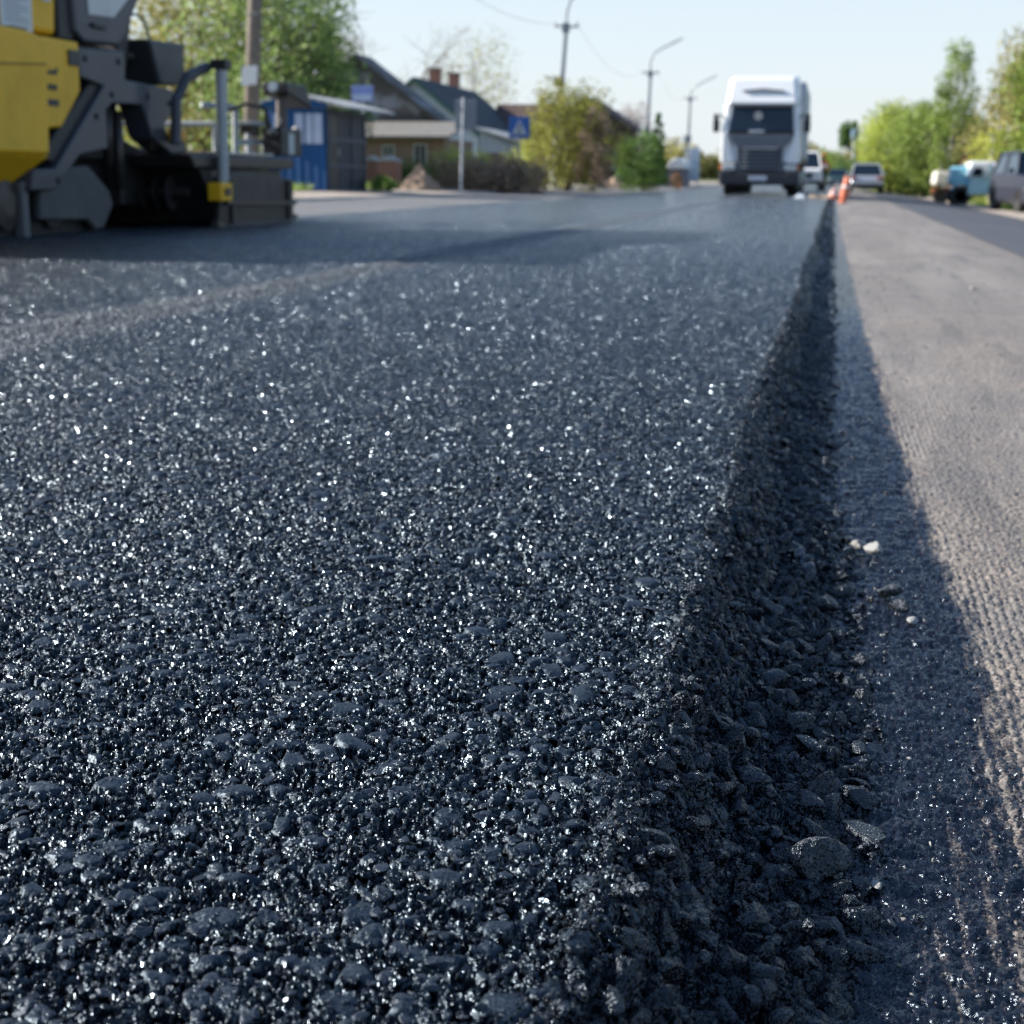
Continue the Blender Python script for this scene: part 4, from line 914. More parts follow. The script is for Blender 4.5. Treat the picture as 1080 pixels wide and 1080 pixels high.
# cream tank trailer
o = thing('trailer', 'cream rounded tank trailer on small wheels beside the old blue truck', 'trailer', (4.1, 62, -.38))
MB().hexa([(3.72, 60.9, .30), (4.62, 60.9, .22), (4.62, 62.8, .22), (3.72, 62.8, .30), (3.78, 61.0, .88), (4.62, 61.0, .80), (4.62, 62.7, .80), (3.78, 62.7, .88)]).build('tank', Cream, o, .14, seg=4)
MB().box(3.85, 4.6, 61.2, 62.5, .02, .22).build('frame', mat('rust_brown', (.16, .07, .04), .8, dirt=.5), o, .02)
for yy in (61.1, 62.5): MB().lathe([(.1, 0), (.25, 0), (.25, .14), (.1, .14)], (4.1, yy, -.13), 'y', 18).build('tyre', Rub, o)
MB().box(3.70, 3.84, 61.1, 61.4, .0, .2).build('tail_light', mat('orange_lens', (.6, .2, .1), .4), o)
MB().tube([(4.6, 61.8, .12), (5.0, 61.8, .05)], .03).build('drawbar', D_steel, o)
# ================================================================ BUILDINGS
def brick_mat(name, a, b, mortar, scale=4.0):
    t = NT(name); P = t.coord('Object'); 
    g = t.n('ShaderNodeSeparateXYZ'); t.l(P, g.inputs[0]); cb = t.n('ShaderNodeCombineXYZ')
    t.l(t.mth('ADD', g.outputs[0], g.outputs[1]), cb.inputs[0]); t.l(g.outputs[2], cb.inputs[1])
    br = t.n('ShaderNodeTexBrick'); br.inputs['Scale'].default_value = scale; t.l(cb.outputs[0], br.inputs['Vector'])
    br.inputs['Color1'].default_value = (*a, 1); br.inputs['Color2'].default_value = (*b, 1); br.inputs['Mortar'].default_value = (*mortar, 1)
    br.inputs['Mortar Size'].default_value = .03
    f, _ = t.noise(P, 1.2, 5, .6); t.set(Base_Color=t.mixc(t.mth('MULTIPLY', f, .5), br.outputs[0], tuple(x*.5 for x in a)), Roughness=.9); return t.m
def clad_mat(name, a, b, axis=2, pitch=.18, patch=None):
    """boards, slates or corrugation: colour varies board by board, with weathering"""
    t = NT(name); P = t.coord('Object'); sc = [.35, .35, .35]; sc[axis] = 1/pitch
    w = t.n('ShaderNodeTexWave', wave_type='BANDS', bands_direction='XYZ'[axis]); w.inputs['Scale'].default_value = .314/pitch; t.l(P, w.inputs['Vector'])
    v = t.vor(t.coord('Object', tuple(sc)), 1.0); s_ = t.n('ShaderNodeSeparateColor'); t.l(v.outputs['Color'], s_.inputs[0])
    col = t.mixc(s_.outputs[0], a, b)
    if patch: q, _ = t.noise(P, .8, 4, .6); col = t.mixc(t.ramp(q, [(.52, 0), (.6, 1)]), col, patch)
    t.set(Base_Color=col, Roughness=.8, Normal=t.bump(w.outputs['Fac'], .35, .03)); return t.m
Brick = brick_mat('brown_brick', (.34, .20, .145), (.26, .155, .115), (.22, .20, .17))
RedBrick = brick_mat('red_brick', (.42, .15, .08), (.33, .12, .07), (.30, .26, .22), 5)
Slate = clad_mat('weathered_slate', (.085, .075, .070), (.15, .135, .125), 2, .3, (.27, .27, .28))
DarkRoof = clad_mat('dark_roofing', (.035, .045, .05), (.06, .07, .075), 1, .4)
GreenTrim = mat('green_trim', (.03, .11, .08), .5)
PaleSid = clad_mat('pale_siding', (.42, .46, .50), (.52, .56, .60), 2, .2)
GreySid = clad_mat('grey_siding', (.28, .32, .37), (.34, .38, .43), 0, .25)
CorrL = clad_mat('corrugated_sheet', (.38, .38, .37), (.50, .50, .49), 0, .2)
BrownRoof = clad_mat('brown_roofing', (.055, .035, .03), (.095, .055, .045), 1, .4)
TanW = mat('brown_render', (.09, .06, .05), .9, dirt=.5, dscale=1)
WinF = mat('window_frame_white', (.55, .55, .53), .6)
def window(par, x0, x1, y, z0, z1, side='y', frame=None):
    """framed window proud of the wall; side y faces the camera, side x faces the road"""
    fw = .05
    def bx(m, a0, a1, d0, d1, b0, b1):
        if side == 'y': m.box(a0, a1, y-d1, y-d0, b0, b1)
        else: m.box(y+d0, y+d1, a0, a1, b0, b1)
        return m
    f = MB(); bx(f, x0, x0+fw, .004, .06, z0, z1); bx(f, x1-fw, x1, .004, .06, z0, z1); bx(f, x0+fw, x1-fw, .004, .06, z0, z0+fw); bx(f, x0+fw, x1-fw, .004, .06, z1-fw, z1)
    bx(f, (x0+x1)/2-.02, (x0+x1)/2+.02, .004, .05, z0+fw, z1-fw)
    w = f.build('window', frame or WinF, par); g = MB(); bx(g, x0+fw, x1-fw, .006, .03, z0+fw, z1-fw); g.build('pane', Glass, w); return w
def gable_house(name, label, x0, x1, y0, y1, zb, ze, zr, wall, roof, verge, over=.35, gable=None):
    """ridge runs along the road, gable faces the camera"""
    o = thing(name, label, 'house', ((x0+x1)/2, y0, zb)); xm_ = (x0+x1)/2
    MB().prism([(x0, zb-.3), (x1, zb-.3), (x1, ze), (x0, ze)], y0, y1, 'y').build('wall', wall, o)
    MB().prism([(x0, ze), (x1, ze), (xm_, zr-.06)], y0, y1, 'y').build('gable', gable or wall, o)
    k = (zr-ze)/(xm_-x0); t_ = .12
    rf = MB().prism([(x0-over, ze-over*k), (xm_, zr), (x1+over, ze-over*k), (x1+over, ze-over*k+t_), (xm_, zr+t_), (x0-over, ze-over*k+t_)], y0-over, y1+over, 'y').build('roof', roof, o)
    MB().prism([(x0-over, ze-over*k-.08), (xm_, zr-.08), (x1+over, ze-over*k-.08), (x1+over, ze-over*k+t_*.8), (xm_, zr+t_*.8), (x0-over, ze-over*k+t_*.8)], y0-over-.05, y0-over-.003, 'y').build('bargeboard', verge, rf)
    return o, rf
# shingled house with the brick porch
Y1 = 64.0; pk = at(373, 59, Y1); ev = at(468, 133, Y1); xb = 2*pk.x-ev.x; zb1 = gz(-20)
k1 = (pk.z-ev.z)/(ev.x-pk.x)
h1, r1 = gable_house('house', 'weathered slate gabled house with low brown brick porch, beside the blue kiosk', xb+.35, ev.x-.35, Y1+.4, Y1+2.2, zb1, ev.z+.35*k1, pk.z, Slate, Slate, mat('dark_verge', (.06, .055, .05), .8))
pw0, pw1 = at(398, 150, 59.5), at(469, 150, 59.5); zt = at(430, 146, 59.5).z
pc = MB().prism([(pw0.x-1.6, zb1-.3), (pw1.x, zb1-.3), (pw1.x, zt), (pw0.x-1.6, zt)], 59.5, Y1+.38, 'y').build('porch', Brick, h1)
window(pc, at(402, 0, 59.5).x, at(415, 0, 59.5).x, 59.5, .75, 1.65); window(pc, at(436, 0, 59.5).x, at(450, 0, 59.5).x, 59.5, .72, 1.72)
a0, a1 = at(384, 124, 62).x, pw1.x+.25
MB().hexa([(a0-.6, 59.1, zt+.0), (a1, 59.1, zt+.0), (a1-.2, Y1+.3, zt+.75), (a0-.9, Y1+.3, zt+.75), (a0-.6, 59.1, zt+.09), (a1, 59.1, zt+.09), (a1-.2, Y1+.3, zt+.85), (a0-.9, Y1+.3, zt+.85)]).build('porch_roof', mat('tan_corrugated', (.20, .185, .16), .8, dirt=.6), h1)
# pale house with two chimneys
Y2 = 78.0; pk = at(435, 83, Y2); zb2 = gz(-22); ev = at(508, 146, Y2)
h2, r2 = gable_house('house', 'pale grey gabled house with dark roof, green verge and two brick chimneys', 2*pk.x-ev.x+.3, ev.x-.3, Y2+.4, Y2+14, zb2, ev.z+.3*(pk.z-ev.z)/(ev.x-pk.x), pk.z, PaleSid, DarkRoof, GreenTrim, .3)
for q, Yc in ((459, 84), (479, 89)):
    c0 = at(q, 96, Yc); c1 = at(q, 74 if q < 470 else 79, Yc)
    ch = MB().box(c0.x-.28, c0.x+.28, Yc-.28, Yc+.28, c0.z-1.5, c1.z).build('chimney', RedBrick, r2)
    MB().box(c0.x-.34, c0.x+.34, Yc-.34, Yc+.34, c1.z+.002, c1.z+.12).build('cap', Brick, ch)
window(h2, at(438, 0, Y2).x, at(452, 0, Y2).x, Y2+.4, 1.1, 2.2)
window(h2, Y2+2, Y2+3.4, ev.x-.3, .9, 1.9, 'x'); window(h2, Y2+6, Y2+7.4, ev.x-.3, .9, 1.9, 'x')
# grey shed beyond it
s0, s1 = at(506, 160, 74), at(551, 160, 74)
sh = thing('shed', 'blue grey shed with light sloping roof between the pale house and the crossing sign', 'shed', ((s0.x+s1.x)/2, 74, .1))
za, zb_ = at(506, 138, 74).z, at(551, 152, 74).z
MB().prism([(s0.x, -.2), (s1.x, -.2), (s1.x, zb_), (s0.x, za)], 74, 82, 'y').build('wall', GreySid, sh)
MB().prism([(s0.x-.2, za+.08), (s1.x+.25, zb_-.04), (s1.x+.25, zb_+.07), (s0.x-.2, za+.19)], 73.7, 82.2, 'y').build('roof', CorrL, sh)
MB().box(s0.x+.4, s0.x+1.2, 73.95, 73.996, .1, 1.6).build('door', mat('brown_door', (.16, .12, .09), .7), sh)
# brown roofed house behind the small tree
Y3 = 82.0; Y3 = 92.0; q0, q1 = at(530, 190, Y3).x, at(590, 190, Y3-2).x; z3 = at(600, 147, Y3-4).z; zr3 = at(620, 112, Y3).z
pk = at(617, 104, 78); ev = at(662, 135, 78)
h4, r4 = gable_house('house', 'dark brown gabled house right behind the small yellow green tree', 2*pk.x-ev.x+.3, ev.x-.3, 78.3, 84, .1, ev.z+.3*(pk.z-ev.z)/(ev.x-pk.x), pk.z, TanW, BrownRoof, mat('brown_verge', (.05, .035, .03), .8), .3)
for q_ in (634, 645): window(h4, at(q_, 0, 78.3).x, at(q_, 0, 78.3).x+.45, 78.3, .9, 2.0)
h3 = thing('house', 'low house with reddish brown roof between the crossing sign and the small tree', 'house', ((q0+q1)/2, Y3-4, .15))
MB().box(q0, q1, Y3-4, Y3+4, -.2, z3).build('wall', TanW, h3)
MB().prism([(Y3-4, z3), (Y3+4, z3), (Y3, zr3-.05)], q0, q1, 'x').build('gable', TanW, h3)
kk = (zr3-z3)/4
MB().prism([(Y3-4.4, z3-.4*kk), (Y3, zr3), (Y3+4.4, z3-.4*kk), (Y3+4.4, z3-.4*kk+.12), (Y3, zr3+.12), (Y3-4.4, z3-.4*kk+.12)], q0-.3, q1+.3, 'x').build('roof', BrownRoof, h3)
for a, b_ in ((.12, .2), (.34, .42), (.60, .68), (.84, .92)): window(h3, q0+(q1-q0)*a, q0+(q1-q0)*b_, Y3-4, .8, 1.9)
window(h3, Y3-2.4, Y3-1.2, q1, .8, 1.9, 'x')
# low shed with white roof, far along
s0, s1 = at(699, 170, 88).x, at(722, 170, 88).x
sh = thing('shed', 'small grey shed with curved white roof right of the bright green bush', 'shed', ((s0+s1)/2, 88, .05))
MB().box(s0, s1, 88, 91, -.2, 1.0).build('wall', mat('grey_boards', (.20, .20, .22), .8, dirt=.4), sh)
MB().prism([(s0+.25, 1.0), (s1+.1, 1.0), (s1, 1.35), (s1-.35, 1.6), (s0+.75, 1.6), (s0+.4, 1.4)], 87.8, 91.2, 'y').build('roof', White, sh, .05)

# blue kiosk
kx0, kx1, ky0, ky1 = -13.05, -11.6, 34.0, 37.0; kz = .06
BluP = clad_mat('blue_profiled_sheet', (.006, .065, .20), (.010, .085, .25), 0, .22)
BluD = mat('dark_blue_paint', (.012, .035, .07), .5, dirt=.4)
kk_ = thing('kiosk', 'blue sheet metal kiosk with light overhanging roof behind the paver', 'kiosk', ((kx0+kx1)/2, ky0, kz))
MB().box(kx0, kx1, ky0, ky1, kz-.1, 1.98).build('wall', BluP, kk_)
sdw = MB()
for q in (34.05, 34.95, 35.9, 36.9): sdw.box(kx1+.003, kx1+.05, q, q+.09, kz, 1.98)
for q in (kz, .65, 1.25, 1.9): sdw.box(kx1+.055, kx1+.07, 34.05, 36.99, q, q+.07)
sdw.build('frame', BluD, kk_)
MB().box(kx1+.003, kx1+.02, 34.15, 36.9, kz+.05, 1.9).build('panel', mat('black_blue_panel', (.01, .018, .032), .6), kk_)
dr = MB().box(kx1+.021, kx1+.04, 34.2, 34.9, kz+.05, 1.85).build('door', mat('near_black_door', (.008, .009, .012), .5), kk_)
MB().box(kx1+.041, kx1+.08, 34.75, 34.8, .9, 1.1).build('handle', L_steel, dr)
for a, b_ in ((-12.84, -12.68), (-12.32, -12.12), (-12.06, -11.90), (-11.87, -11.66)):
    MB().box(a, b_, ky0-.03, ky0-.004, 1.18, 1.86).build('window', mat('pale_shutter', (.48, .52, .66), .5, dirt=.35, dscale=6), kk_)
MB().prism([(kx0-.05, 1.99), (kx1+.1, 1.99), (kx1+.1, 2.06), (-12.3, 2.26), (kx0-.05, 2.10)], ky0-.12, ky0-.06, 'y').build('fascia', BluP, kk_)
MB().prism([(kx0-.1, 2.08), (-12.3, 2.27), (kx1+.55, 1.98), (kx1+.55, 2.03), (-12.3, 2.33), (kx0-.1, 2.14)], ky0-.15, ky1+.9, 'y').build('roof', CorrL, kk_)
sg = thing('sign', 'pale blue and white board on a thin post behind the kiosk roof', 'sign', (-12.75, 40.5, .1))
MB().box(-13.02, -12.42, 40.48, 40.52, 2.42, 2.86).build('board', mat('lavender_board', (.22, .28, .58), .5), sg, .01)
MB().box(-12.98, -12.46, 40.465, 40.478, 2.46, 2.62).build('panel', mat('pale_lilac', (.50, .54, .70), .5), sg)
MB().tube([(-12.72, 40.55, -.1), (-12.72, 40.55, 2.6)], .03, 8).build('post', L_steel, sg)
# gate pillars and fence panel in front of the porch
for q0_, q1_, lab, Yp in ((385, 397, 'orange brick gate pillar nearest the blue kiosk', 43.5), (398, 419, 'wide dark red brick wall pier with pale capping beside the dirt heap', 42.0)):
    a, b_ = at(q0_, 190, Yp), at(q1_, 190, Yp); tp = at(q0_, 170, Yp).z
    g = thing('gate_pillar', lab, 'pillar', ((a.x+b_.x)/2, Yp, .1))
    MB().box(a.x, b_.x, Yp, Yp+.45, -.1, tp).build('shaft', RedBrick, g)
    MB().prism([(a.x-.05, tp+.002), (b_.x+.05, tp+.002), ((a.x+b_.x)/2, tp+.16)], Yp-.05, Yp+.5, 'y').build('cap', mat('pillar_cap', (.42, .40, .38), .8), g)
b = tbase(452, 47); tree('hedge', 'dark clipped hedge in front of the brick porch', 'hedge', b, .62, 2.0, L_dark, 3500, .045, .04, clumps=40, low=.05, shape='box', seed=51)
b = tbase(397, 37.2); tree('shrub', 'bright green weeds at the foot of the kiosk corner', 'shrub', (-11.2, 37.2, .07), .35, .6, L_bright, 1500, .03, .02, clumps=14, low=.05, seed=52)
b = tbase(485, 47); tree('hedge', 'low lime green hedge in front of the pale house', 'hedge', b, 1.0, 1.9, L_lime, 5000, .045, .04, clumps=34, low=.1, shape='box', seed=53)
for i, (q, w_) in enumerate(((492, 1.7), (520, 1.9), (548, 1.6))):
    b = tbase(q, 45-.3*i); tree('hedge', ('brown leafless hedge bush left of the grey post', 'brown leafless hedge bush between the grey post and the crossing sign', 'brown leafless hedge bush right behind the crossing sign post')[i], 'hedge', b, .78, w_, L_brown, 4500, .04, .035, clumps=34, low=.05, shape='box', seed=54+i, group='brown hedge bushes by the pavement')
M_soil = dirt_mat('dug_soil', (.26, .18, .12), (.36, .26, .19))
def heap(label, q, Y, w, h, seed):
    b = tbase(q, Y); n = 46; t_ = np.linspace(-1, 1, n); X, Yy = np.meshgrid(t_, t_); r = np.sqrt(X**2+Yy**2)
    r = r*(.75+.6*fbm(X+seed*3, Yy, .9, 51)); Z = h*np.clip(1-r, 0, 1)**.7*(.45+1.1*fbm(X*2+seed, Yy*2, .7, 5))+.22*h*(fbm(X+seed, Yy, .16, 8)-.5)*(r < 1)-.05*(r > .97)-.02
    o = np_mesh('soil_heap', np.stack([X*w/2, Yy*w/2, Z], -1).reshape(-1, 3), grid_faces(n, n), M_soil); o.location = b; tag(o, label, 'soil heap')
heap('heap of reddish soil beside the brick pier', 443, 41, 1.35, .62, 2); heap('heap of reddish soil in front of the brown house', 646, 66, 1.5, .50, 9)
heap('low soil ridge left of the green bush, beyond the small tree', 572, 58, 2.6, .28, 5)

# ================================================================ POLES, LAMPS, SIGNS
PoleG = mat('concrete_pole_grey', (.30, .33, .35), .8, dirt=.4, dscale=1.5)
WoodP = mat('weathered_wood', (.23, .19, .155), .9, dirt=.6, dscale=6, bump=.01)
def lamp_post(label, q, Y, top_px, top_py, arm, tip):
    X = at(q, 190, Y).x; b = Vector((X, Y, gz(X))); kpt = at(top_px, top_py, Y); d = (kpt-b).normalized()
    o = thing('street_lamp', label, 'street lamp', b, 'street lamps along the left verge')
    MB().tube([b-d*.3, b+d*2.5, kpt], [.15, .13, .085], 10).build('post', PoleG, o)
    MB().tube([b-d*.1, b+d*.5], [.20, .18], 10).build('base', PoleG, o)
    pts = [kpt-d*.3]+[Vector(v) for v in arm]; am = MB().tube(pts, [.05]*len(pts), 8).build('arm', L_steel, o)
    e = pts[-1]; dd = (pts[-1]-pts[-2]).normalized()
    MB().hexa([e+Vector((0, -.14, -.06)), e+dd*.7+Vector((0, -.10, -.05)), e+dd*.7+Vector((0, .10, -.05)), e+Vector((0, .14, -.06)), e+Vector((0, -.10, .06)), e+dd*.65+Vector((0, -.05, .05)), e+dd*.65+Vector((0, .05, .05)), e+Vector((0, .10, .06))]).build('lamp_head', PoleG, o, .02)
    br = MB().tube([kpt+Vector((-.45, 0, .02)), kpt+Vector((.45, 0, -.02))], .035, 6).build('crossarm', L_steel, o)
    for s in (-1, 1): MB().lathe([(.05, 0), (.07, .05), (.05, .1), (.06, .14), (0, .15)], kpt+Vector((s*.4, 0, .0)), 'z', 8).build('insulator', WinF, br)
    MB().box(kpt.x-.12, kpt.x+.12, Y-.14, Y+.14, kpt.z-.2, kpt.z+.12).build('clamp', PoleG, o)
    return o, kpt
Ya, Yb, Yc_ = 56.0, 84.0, 110.0
l1, k1_ = lamp_post('tallest street lamp, rising behind the small yellow green tree', 583, Ya, 597, 28, [at(598, 12, Ya), at(602, 0, Ya), at(610, -9, Ya), at(624, -14, Ya)], None)
MB().box(at(590, 86, Ya).x-.16, at(590, 86, Ya).x+.2, Ya-.25, Ya-.12, at(590, 92, Ya).z, at(590, 82, Ya).z).build('control_box', D_steel, l1, .02)
l2, k2_ = lamp_post('second street lamp from the left, above the bright green bush', 679, Yb, 686, 77, [at(686, 66, Yb), at(690, 56, Yb), at(700, 50, Yb), at(708, 46, Yb)], None)
l3, k3_ = lamp_post('farthest street lamp, faint against the sky beside the truck', 723, Yc_, 728, 104, [at(729, 97, Yc_), at(734, 91, Yc_), at(741, 87, Yc_), at(747, 84, Yc_)], None)
MB().tube([at(724, 150, Yc_)+Vector((0, -.2, 0)), at(724, 143, Yc_)+Vector((0, -.2, 0))], .35, 10).build('transformer', PoleG, l3)
def cable(label, a, b, sag, n=14):
    pts = [a+(b-a)*(i/n)-Vector((0, 0, sag*4*(i/n)*(1-i/n))) for i in range(n+1)]
    o = MB().tube(pts, .006, 4).build('power_line', D_steel); tag(o, label, 'cable')
up = MB(); Yu = 27.0; X = at(261, 190, Yu).x; b = Vector((X, Yu, gz(X))); tp = at(269, 0, Yu); d = (tp-b); tp = b+d*1.9
u = thing('utility_pole', 'weathered wooden utility pole with a white paper notice behind the paver', 'utility pole', b)
MB().tube([b-Vector((0, 0, .3)), b+d*.9, tp], [.15, .135, .11], 12).build('shaft', WoodP, u, smooth=True)
for s in (.62, .93, 1.2): MB().tube([b+d*s+Vector((-.13, -.13, 0)), b+d*s+Vector((.13, -.13, 0))], .012, 5).build('band', L_steel, u)
na = at(263, 79, Yu-.15); MB().hexa([na+Vector(v) for v in ((-.17, -.012, -.19), (.14, -.012, -.17), (.14, 0, -.17), (-.17, 0, -.19), (-.13, -.012, .15), (.17, -.012, .17), (.17, 0, .17), (-.13, 0, .15))]).build('notice', Paper, u)
MB().tube([tp-Vector((.7, 0, .3)), tp+Vector((.7, 0, -.3))], .05, 6).build('crossarm', WoodP, u)
cable('thin power line from the utility pole to the tallest street lamp', tp-Vector((-.6, 0, .3)), k1_+Vector((-.4, 0, .12)), .9)
cable('thin power line between the tallest street lamp and the second one', k1_+Vector((.4, 0, .12)), k2_+Vector((-.4, 0, .12)), .9)
cable('thin power line between the second street lamp and the farthest one', k2_+Vector((.4, 0, .12)), k3_+Vector((-.4, 0, .12)), .7)
# pedestrian crossing sign
Ys = 47.0; X = at(546, 190, Ys).x; s_ = thing('crossing_sign', 'square blue pedestrian crossing sign with white triangle on a grey post', 'road sign', (X, Ys, gz(X)))
t0 = at(548, 124, Ys); MB().tube([(X, Ys+.04, -.2), (t0.x, Ys+.04, t0.z)], .035, 8).build('post', L_steel, s_)
c = at(548, 134.5, Ys); hw = .33
MB().box(c.x-hw, c.x+hw, Ys-.02, Ys, c.z-hw, c.z+hw).build('plate', mat('sign_blue', (.02, .12, .42), .4), s_, .01)
MB().prism([(c.x-.25, c.z-.23), (c.x+.25, c.z-.23), (c.x, c.z+.24)], Ys-.026, Ys-.0215, 'y').build('triangle', mat('sign_white', (.62, .64, .68), .4), s_)
pm = MB(); pm.lathe([(.0, 0), (.032, 0), (.032, .004), (0, .004)], (c.x-.0, Ys-.032, c.z+.10), 'y', 12)
for a, b_, r_ in (((0, .07), (-.01, -.05), .022), ((-.01, -.05), (-.07, -.18), .016), ((-.01, -.05), (.06, -.18), .016), ((0, .05), (-.07, -.02), .012), ((0, .05), (.07, -.0), .012)):
    pm.tube([(c.x+a[0], Ys-.030, c.z+a[1]), (c.x+b_[0], Ys-.030, c.z+b_[1])], [r_, r_], 6)
for i in range(4): pm.box(c.x-.2+.11*i, c.x-.14+.11*i, Ys-.031, Ys-.0275, c.z-.215, c.z-.19)
pm.build('pedestrian_symbol', Ink, s_)
# back of a sign
Yq = 41.0; X = at(486, 190, Yq).x; s_ = thing('road_sign', 'grey road sign seen from the back on a pale post by the hedge', 'road sign', (X, Yq, gz(X)))
t0 = at(489, 103, Yq); MB().tube([(X, Yq-.03, -.2), (t0.x, Yq-.03, t0.z)], .038, 8).build('post', mat('pale_post', (.48, .50, .53), .5), s_)
c = at(491, 121, Yq); MB().box(c.x-.30, c.x+.30, Yq+.01, Yq+.03, c.z-.40, c.z+.40).build('plate', mat('sign_back_grey', (.19, .21, .25), .5, .3), s_, .02)
# white roadside banner
Yn = 92.0; a, b_ = at(726, 187, Yn), at(738, 156, Yn); s_ = thing('banner', 'tall white advertising board left of the truck', 'sign', ((a.x+b_.x)/2, Yn, .05))
MB().box(a.x, b_.x, Yn, Yn+.12, .25, b_.z).build('board', mat('board_white', (.72, .75, .80), .5), s_, .02)
for z_ in (.55, .95, 1.35): MB().box(a.x+.12, b_.x-.12, Yn-.006, Yn-.001, z_, z_+.16).build('panel', mat('pale_blue_panel', (.45, .58, .66), .5), s_)
for xx in (a.x+.05, b_.x-.05): MB().tube([(xx, Yn+.06, -.2), (xx, Yn+.06, .3)], .03, 6).build('leg', L_steel, s_)
# warning triangle, blue boards, rail on the right
Yt = 67.0; X = at(1016, 190, Yt).x; zt_ = at(1016, 163, Yt).z; s_ = thing('warning_sign', 'white triangular warning sign with red border above the pale blue truck', 'road sign', (X, Yt, gz(6)))
MB().tube([(X, Yt+.05, gz(6)-.2), (X, Yt+.05, zt_)], .035, 8).build('post', L_steel, s_)
MB().prism([(X-.42, zt_-.72), (X+.42, zt_-.72), (X, zt_)], Yt-.02, Yt, 'y').build('border', mat('sign_red', (.42, .06, .06), .4), s_)
MB().prism([(X-.29, zt_-.65), (X+.29, zt_-.65), (X, zt_-.17)], Yt-.026, Yt-.0215, 'y').build('plate', mat('sign_pale', (.55, .56, .60), .5), s_)
Yr = 88.0; a, b_ = at(938, 180, Yr), at(950, 191, Yr); s_ = thing('notice_board', 'dark blue board standing low under the lime green tree', 'board', ((a.x+b_.x)/2, Yr, gz(6)))
MB().box(a.x, b_.x, Yr, Yr+.06, b_.z, a.z).build('board', mat('navy_board', (.02, .07, .20), .5), s_, .01)
for xx in (a.x+.06, b_.x-.06): MB().tube([(xx, Yr+.09, gz(6)-.1), (xx, Yr+.09, b_.z+.2)], .03, 6).build('leg', L_steel, s_)
Yr = 82.0; a, b_ = at(956, 173, Yr), at(964, 181, Yr); s_ = thing('road_sign', 'small pale blue round cornered sign right of the dark blue board', 'road sign', ((a.x+b_.x)/2, Yr, gz(6)))
MB().box(a.x, b_.x, Yr, Yr+.03, b_.z, a.z).build('plate', mat('pale_sign_blue', (.35, .55, .62), .5), s_, .05)
MB().tube([((a.x+b_.x)/2, Yr+.05, gz(6)-.1), ((a.x+b_.x)/2, Yr+.05, b_.z+.1)], .03, 6).build('post', L_steel, s_)
rl = thing('guard_rail', 'low grey metal guard rail along the right verge beyond the trailer', 'railing', (5.2, 66, -.4))
MB().box(5.05, 5.10, 65, 96, -.02, .02).build('rail', L_steel, rl); MB().box(5.05, 5.10, 65, 96, .26, .31).build('rail', L_steel, rl)
for i in range(12): MB().box(5.105, 5.16, 65.2+i*2.75, 65.28+i*2.75, -.5, .32).build('post', L_steel, rl)
tag(rl, None)
MB().box(5.02, 5.046, 68.5, 71.2, -.1, .3).build('red_panel', mat('faded_red_panel', (.50, .20, .16), .6), rl)
Yw = 58.6; X = at(1051, 190, Yw).x; s_ = thing('post', 'pale concrete post rising behind the old blue truck', 'post', (X, Yw+1.6, gz(6)))
MB().tube([(X, Yw+1.6, gz(6)-.2), (X-.05, Yw+1.6, at(1051, 142, Yw).z)], [.13, .09], 8).build('shaft', mat('pale_concrete', (.46, .44, .38), .8, dirt=.3), s_)
MB().box(X-.17, X+.07, Yw+1.48, Yw+1.72, at(1051, 142, Yw).z+.002, at(1051, 142, Yw).z+.05).build('cap', L_steel, s_)
# small blue water tower far away beside the lone tree
Yz = 232.0; X = at(899, 190, Yz).x; wt = thing('water_tower', 'tiny blue water tower beside the lone tree above the far wood', 'tower', (X, Yz, 0))
MB().tube([(X, Yz, -.5), (X, Yz, 6.2)], .35, 10).build('shaft', L_steel, wt); MB().lathe([(.3, 0), (.6, .4), (.6, 1.5), (0, 1.9)], (X, Yz, 6.0), 'z', 16).build('tank', mat('tank_blue', (.10, .17, .24), .8), wt)

# ================================================================ CONES, PLANK, WORKER, STONES
Org = mat('cone_orange', (.62, .17, .08), .5, dirt=.25)
Wht = mat('cone_white', (.75, .72, .70), .5)
def cone(label, X, Y, z, h, tilt=0, r=.17):
    o = thing('traffic_cone', label, 'traffic cone', (0, 0, 0), 'traffic cones along the edge of the new asphalt')
    MB().box(-r*1.25, r*1.25, -r*1.25, r*1.25, 0, .035).build('base', Org, o, .012)
    f = lambda z_: r*(1-z_/h)*.92+.022
    for a, b_, m_ in ((.036, .36, Org), (.36, .52, Wht), (.52, .68, Org), (.68, .82, Wht), (.82, 1, Org)):
        a, b_ = a*h if a > .04 else .036, b_*h
        MB().lathe([(f(a), a), (f(b_), b_)], (0, 0, 0), 'z', 20).build('band' if m_ is Wht else 'body', m_, o)
    o.location = (X, Y, z); o.rotation_euler = (0, tilt, R(20)); return o
# the nearest one is a tall flexible post that leans
o = thing('marker_post', 'leaning orange plastic marker post at the foot of the asphalt edge', 'marker post', (0, 0, 0))
MB().lathe([(.11, 0), (.12, .03), (.10, .06), (.09, .07)], (0, 0, 0), 'z', 18).build('base', Org, o)
MB().lathe([(.075, .0701), (.10, .25), (.10, .50), (.085, .62), (.05, .68), (0, .69)], (0, 0, 0), 'z', 18).build('body', Org, o)
MB().lathe([(.103, .40), (.103, .46)], (0, 0, 0), 'z', 18).build('band', Wht, o)
o.location = (.24, 40.5, oz(.24)-.01); o.rotation_euler = (0, R(9), 0)
cone('small pale orange traffic cone lying close to the asphalt edge, left of the marker post', -.02, 45.0, -.06, .34, .1)
cone('orange traffic cone between the worker and the silver car', .42, 60, oz(.42), .75)
pl = thing('plank', 'pale wooden plank lying on the end of the new asphalt near the cones', 'plank', (-.36, 40.5, .0))
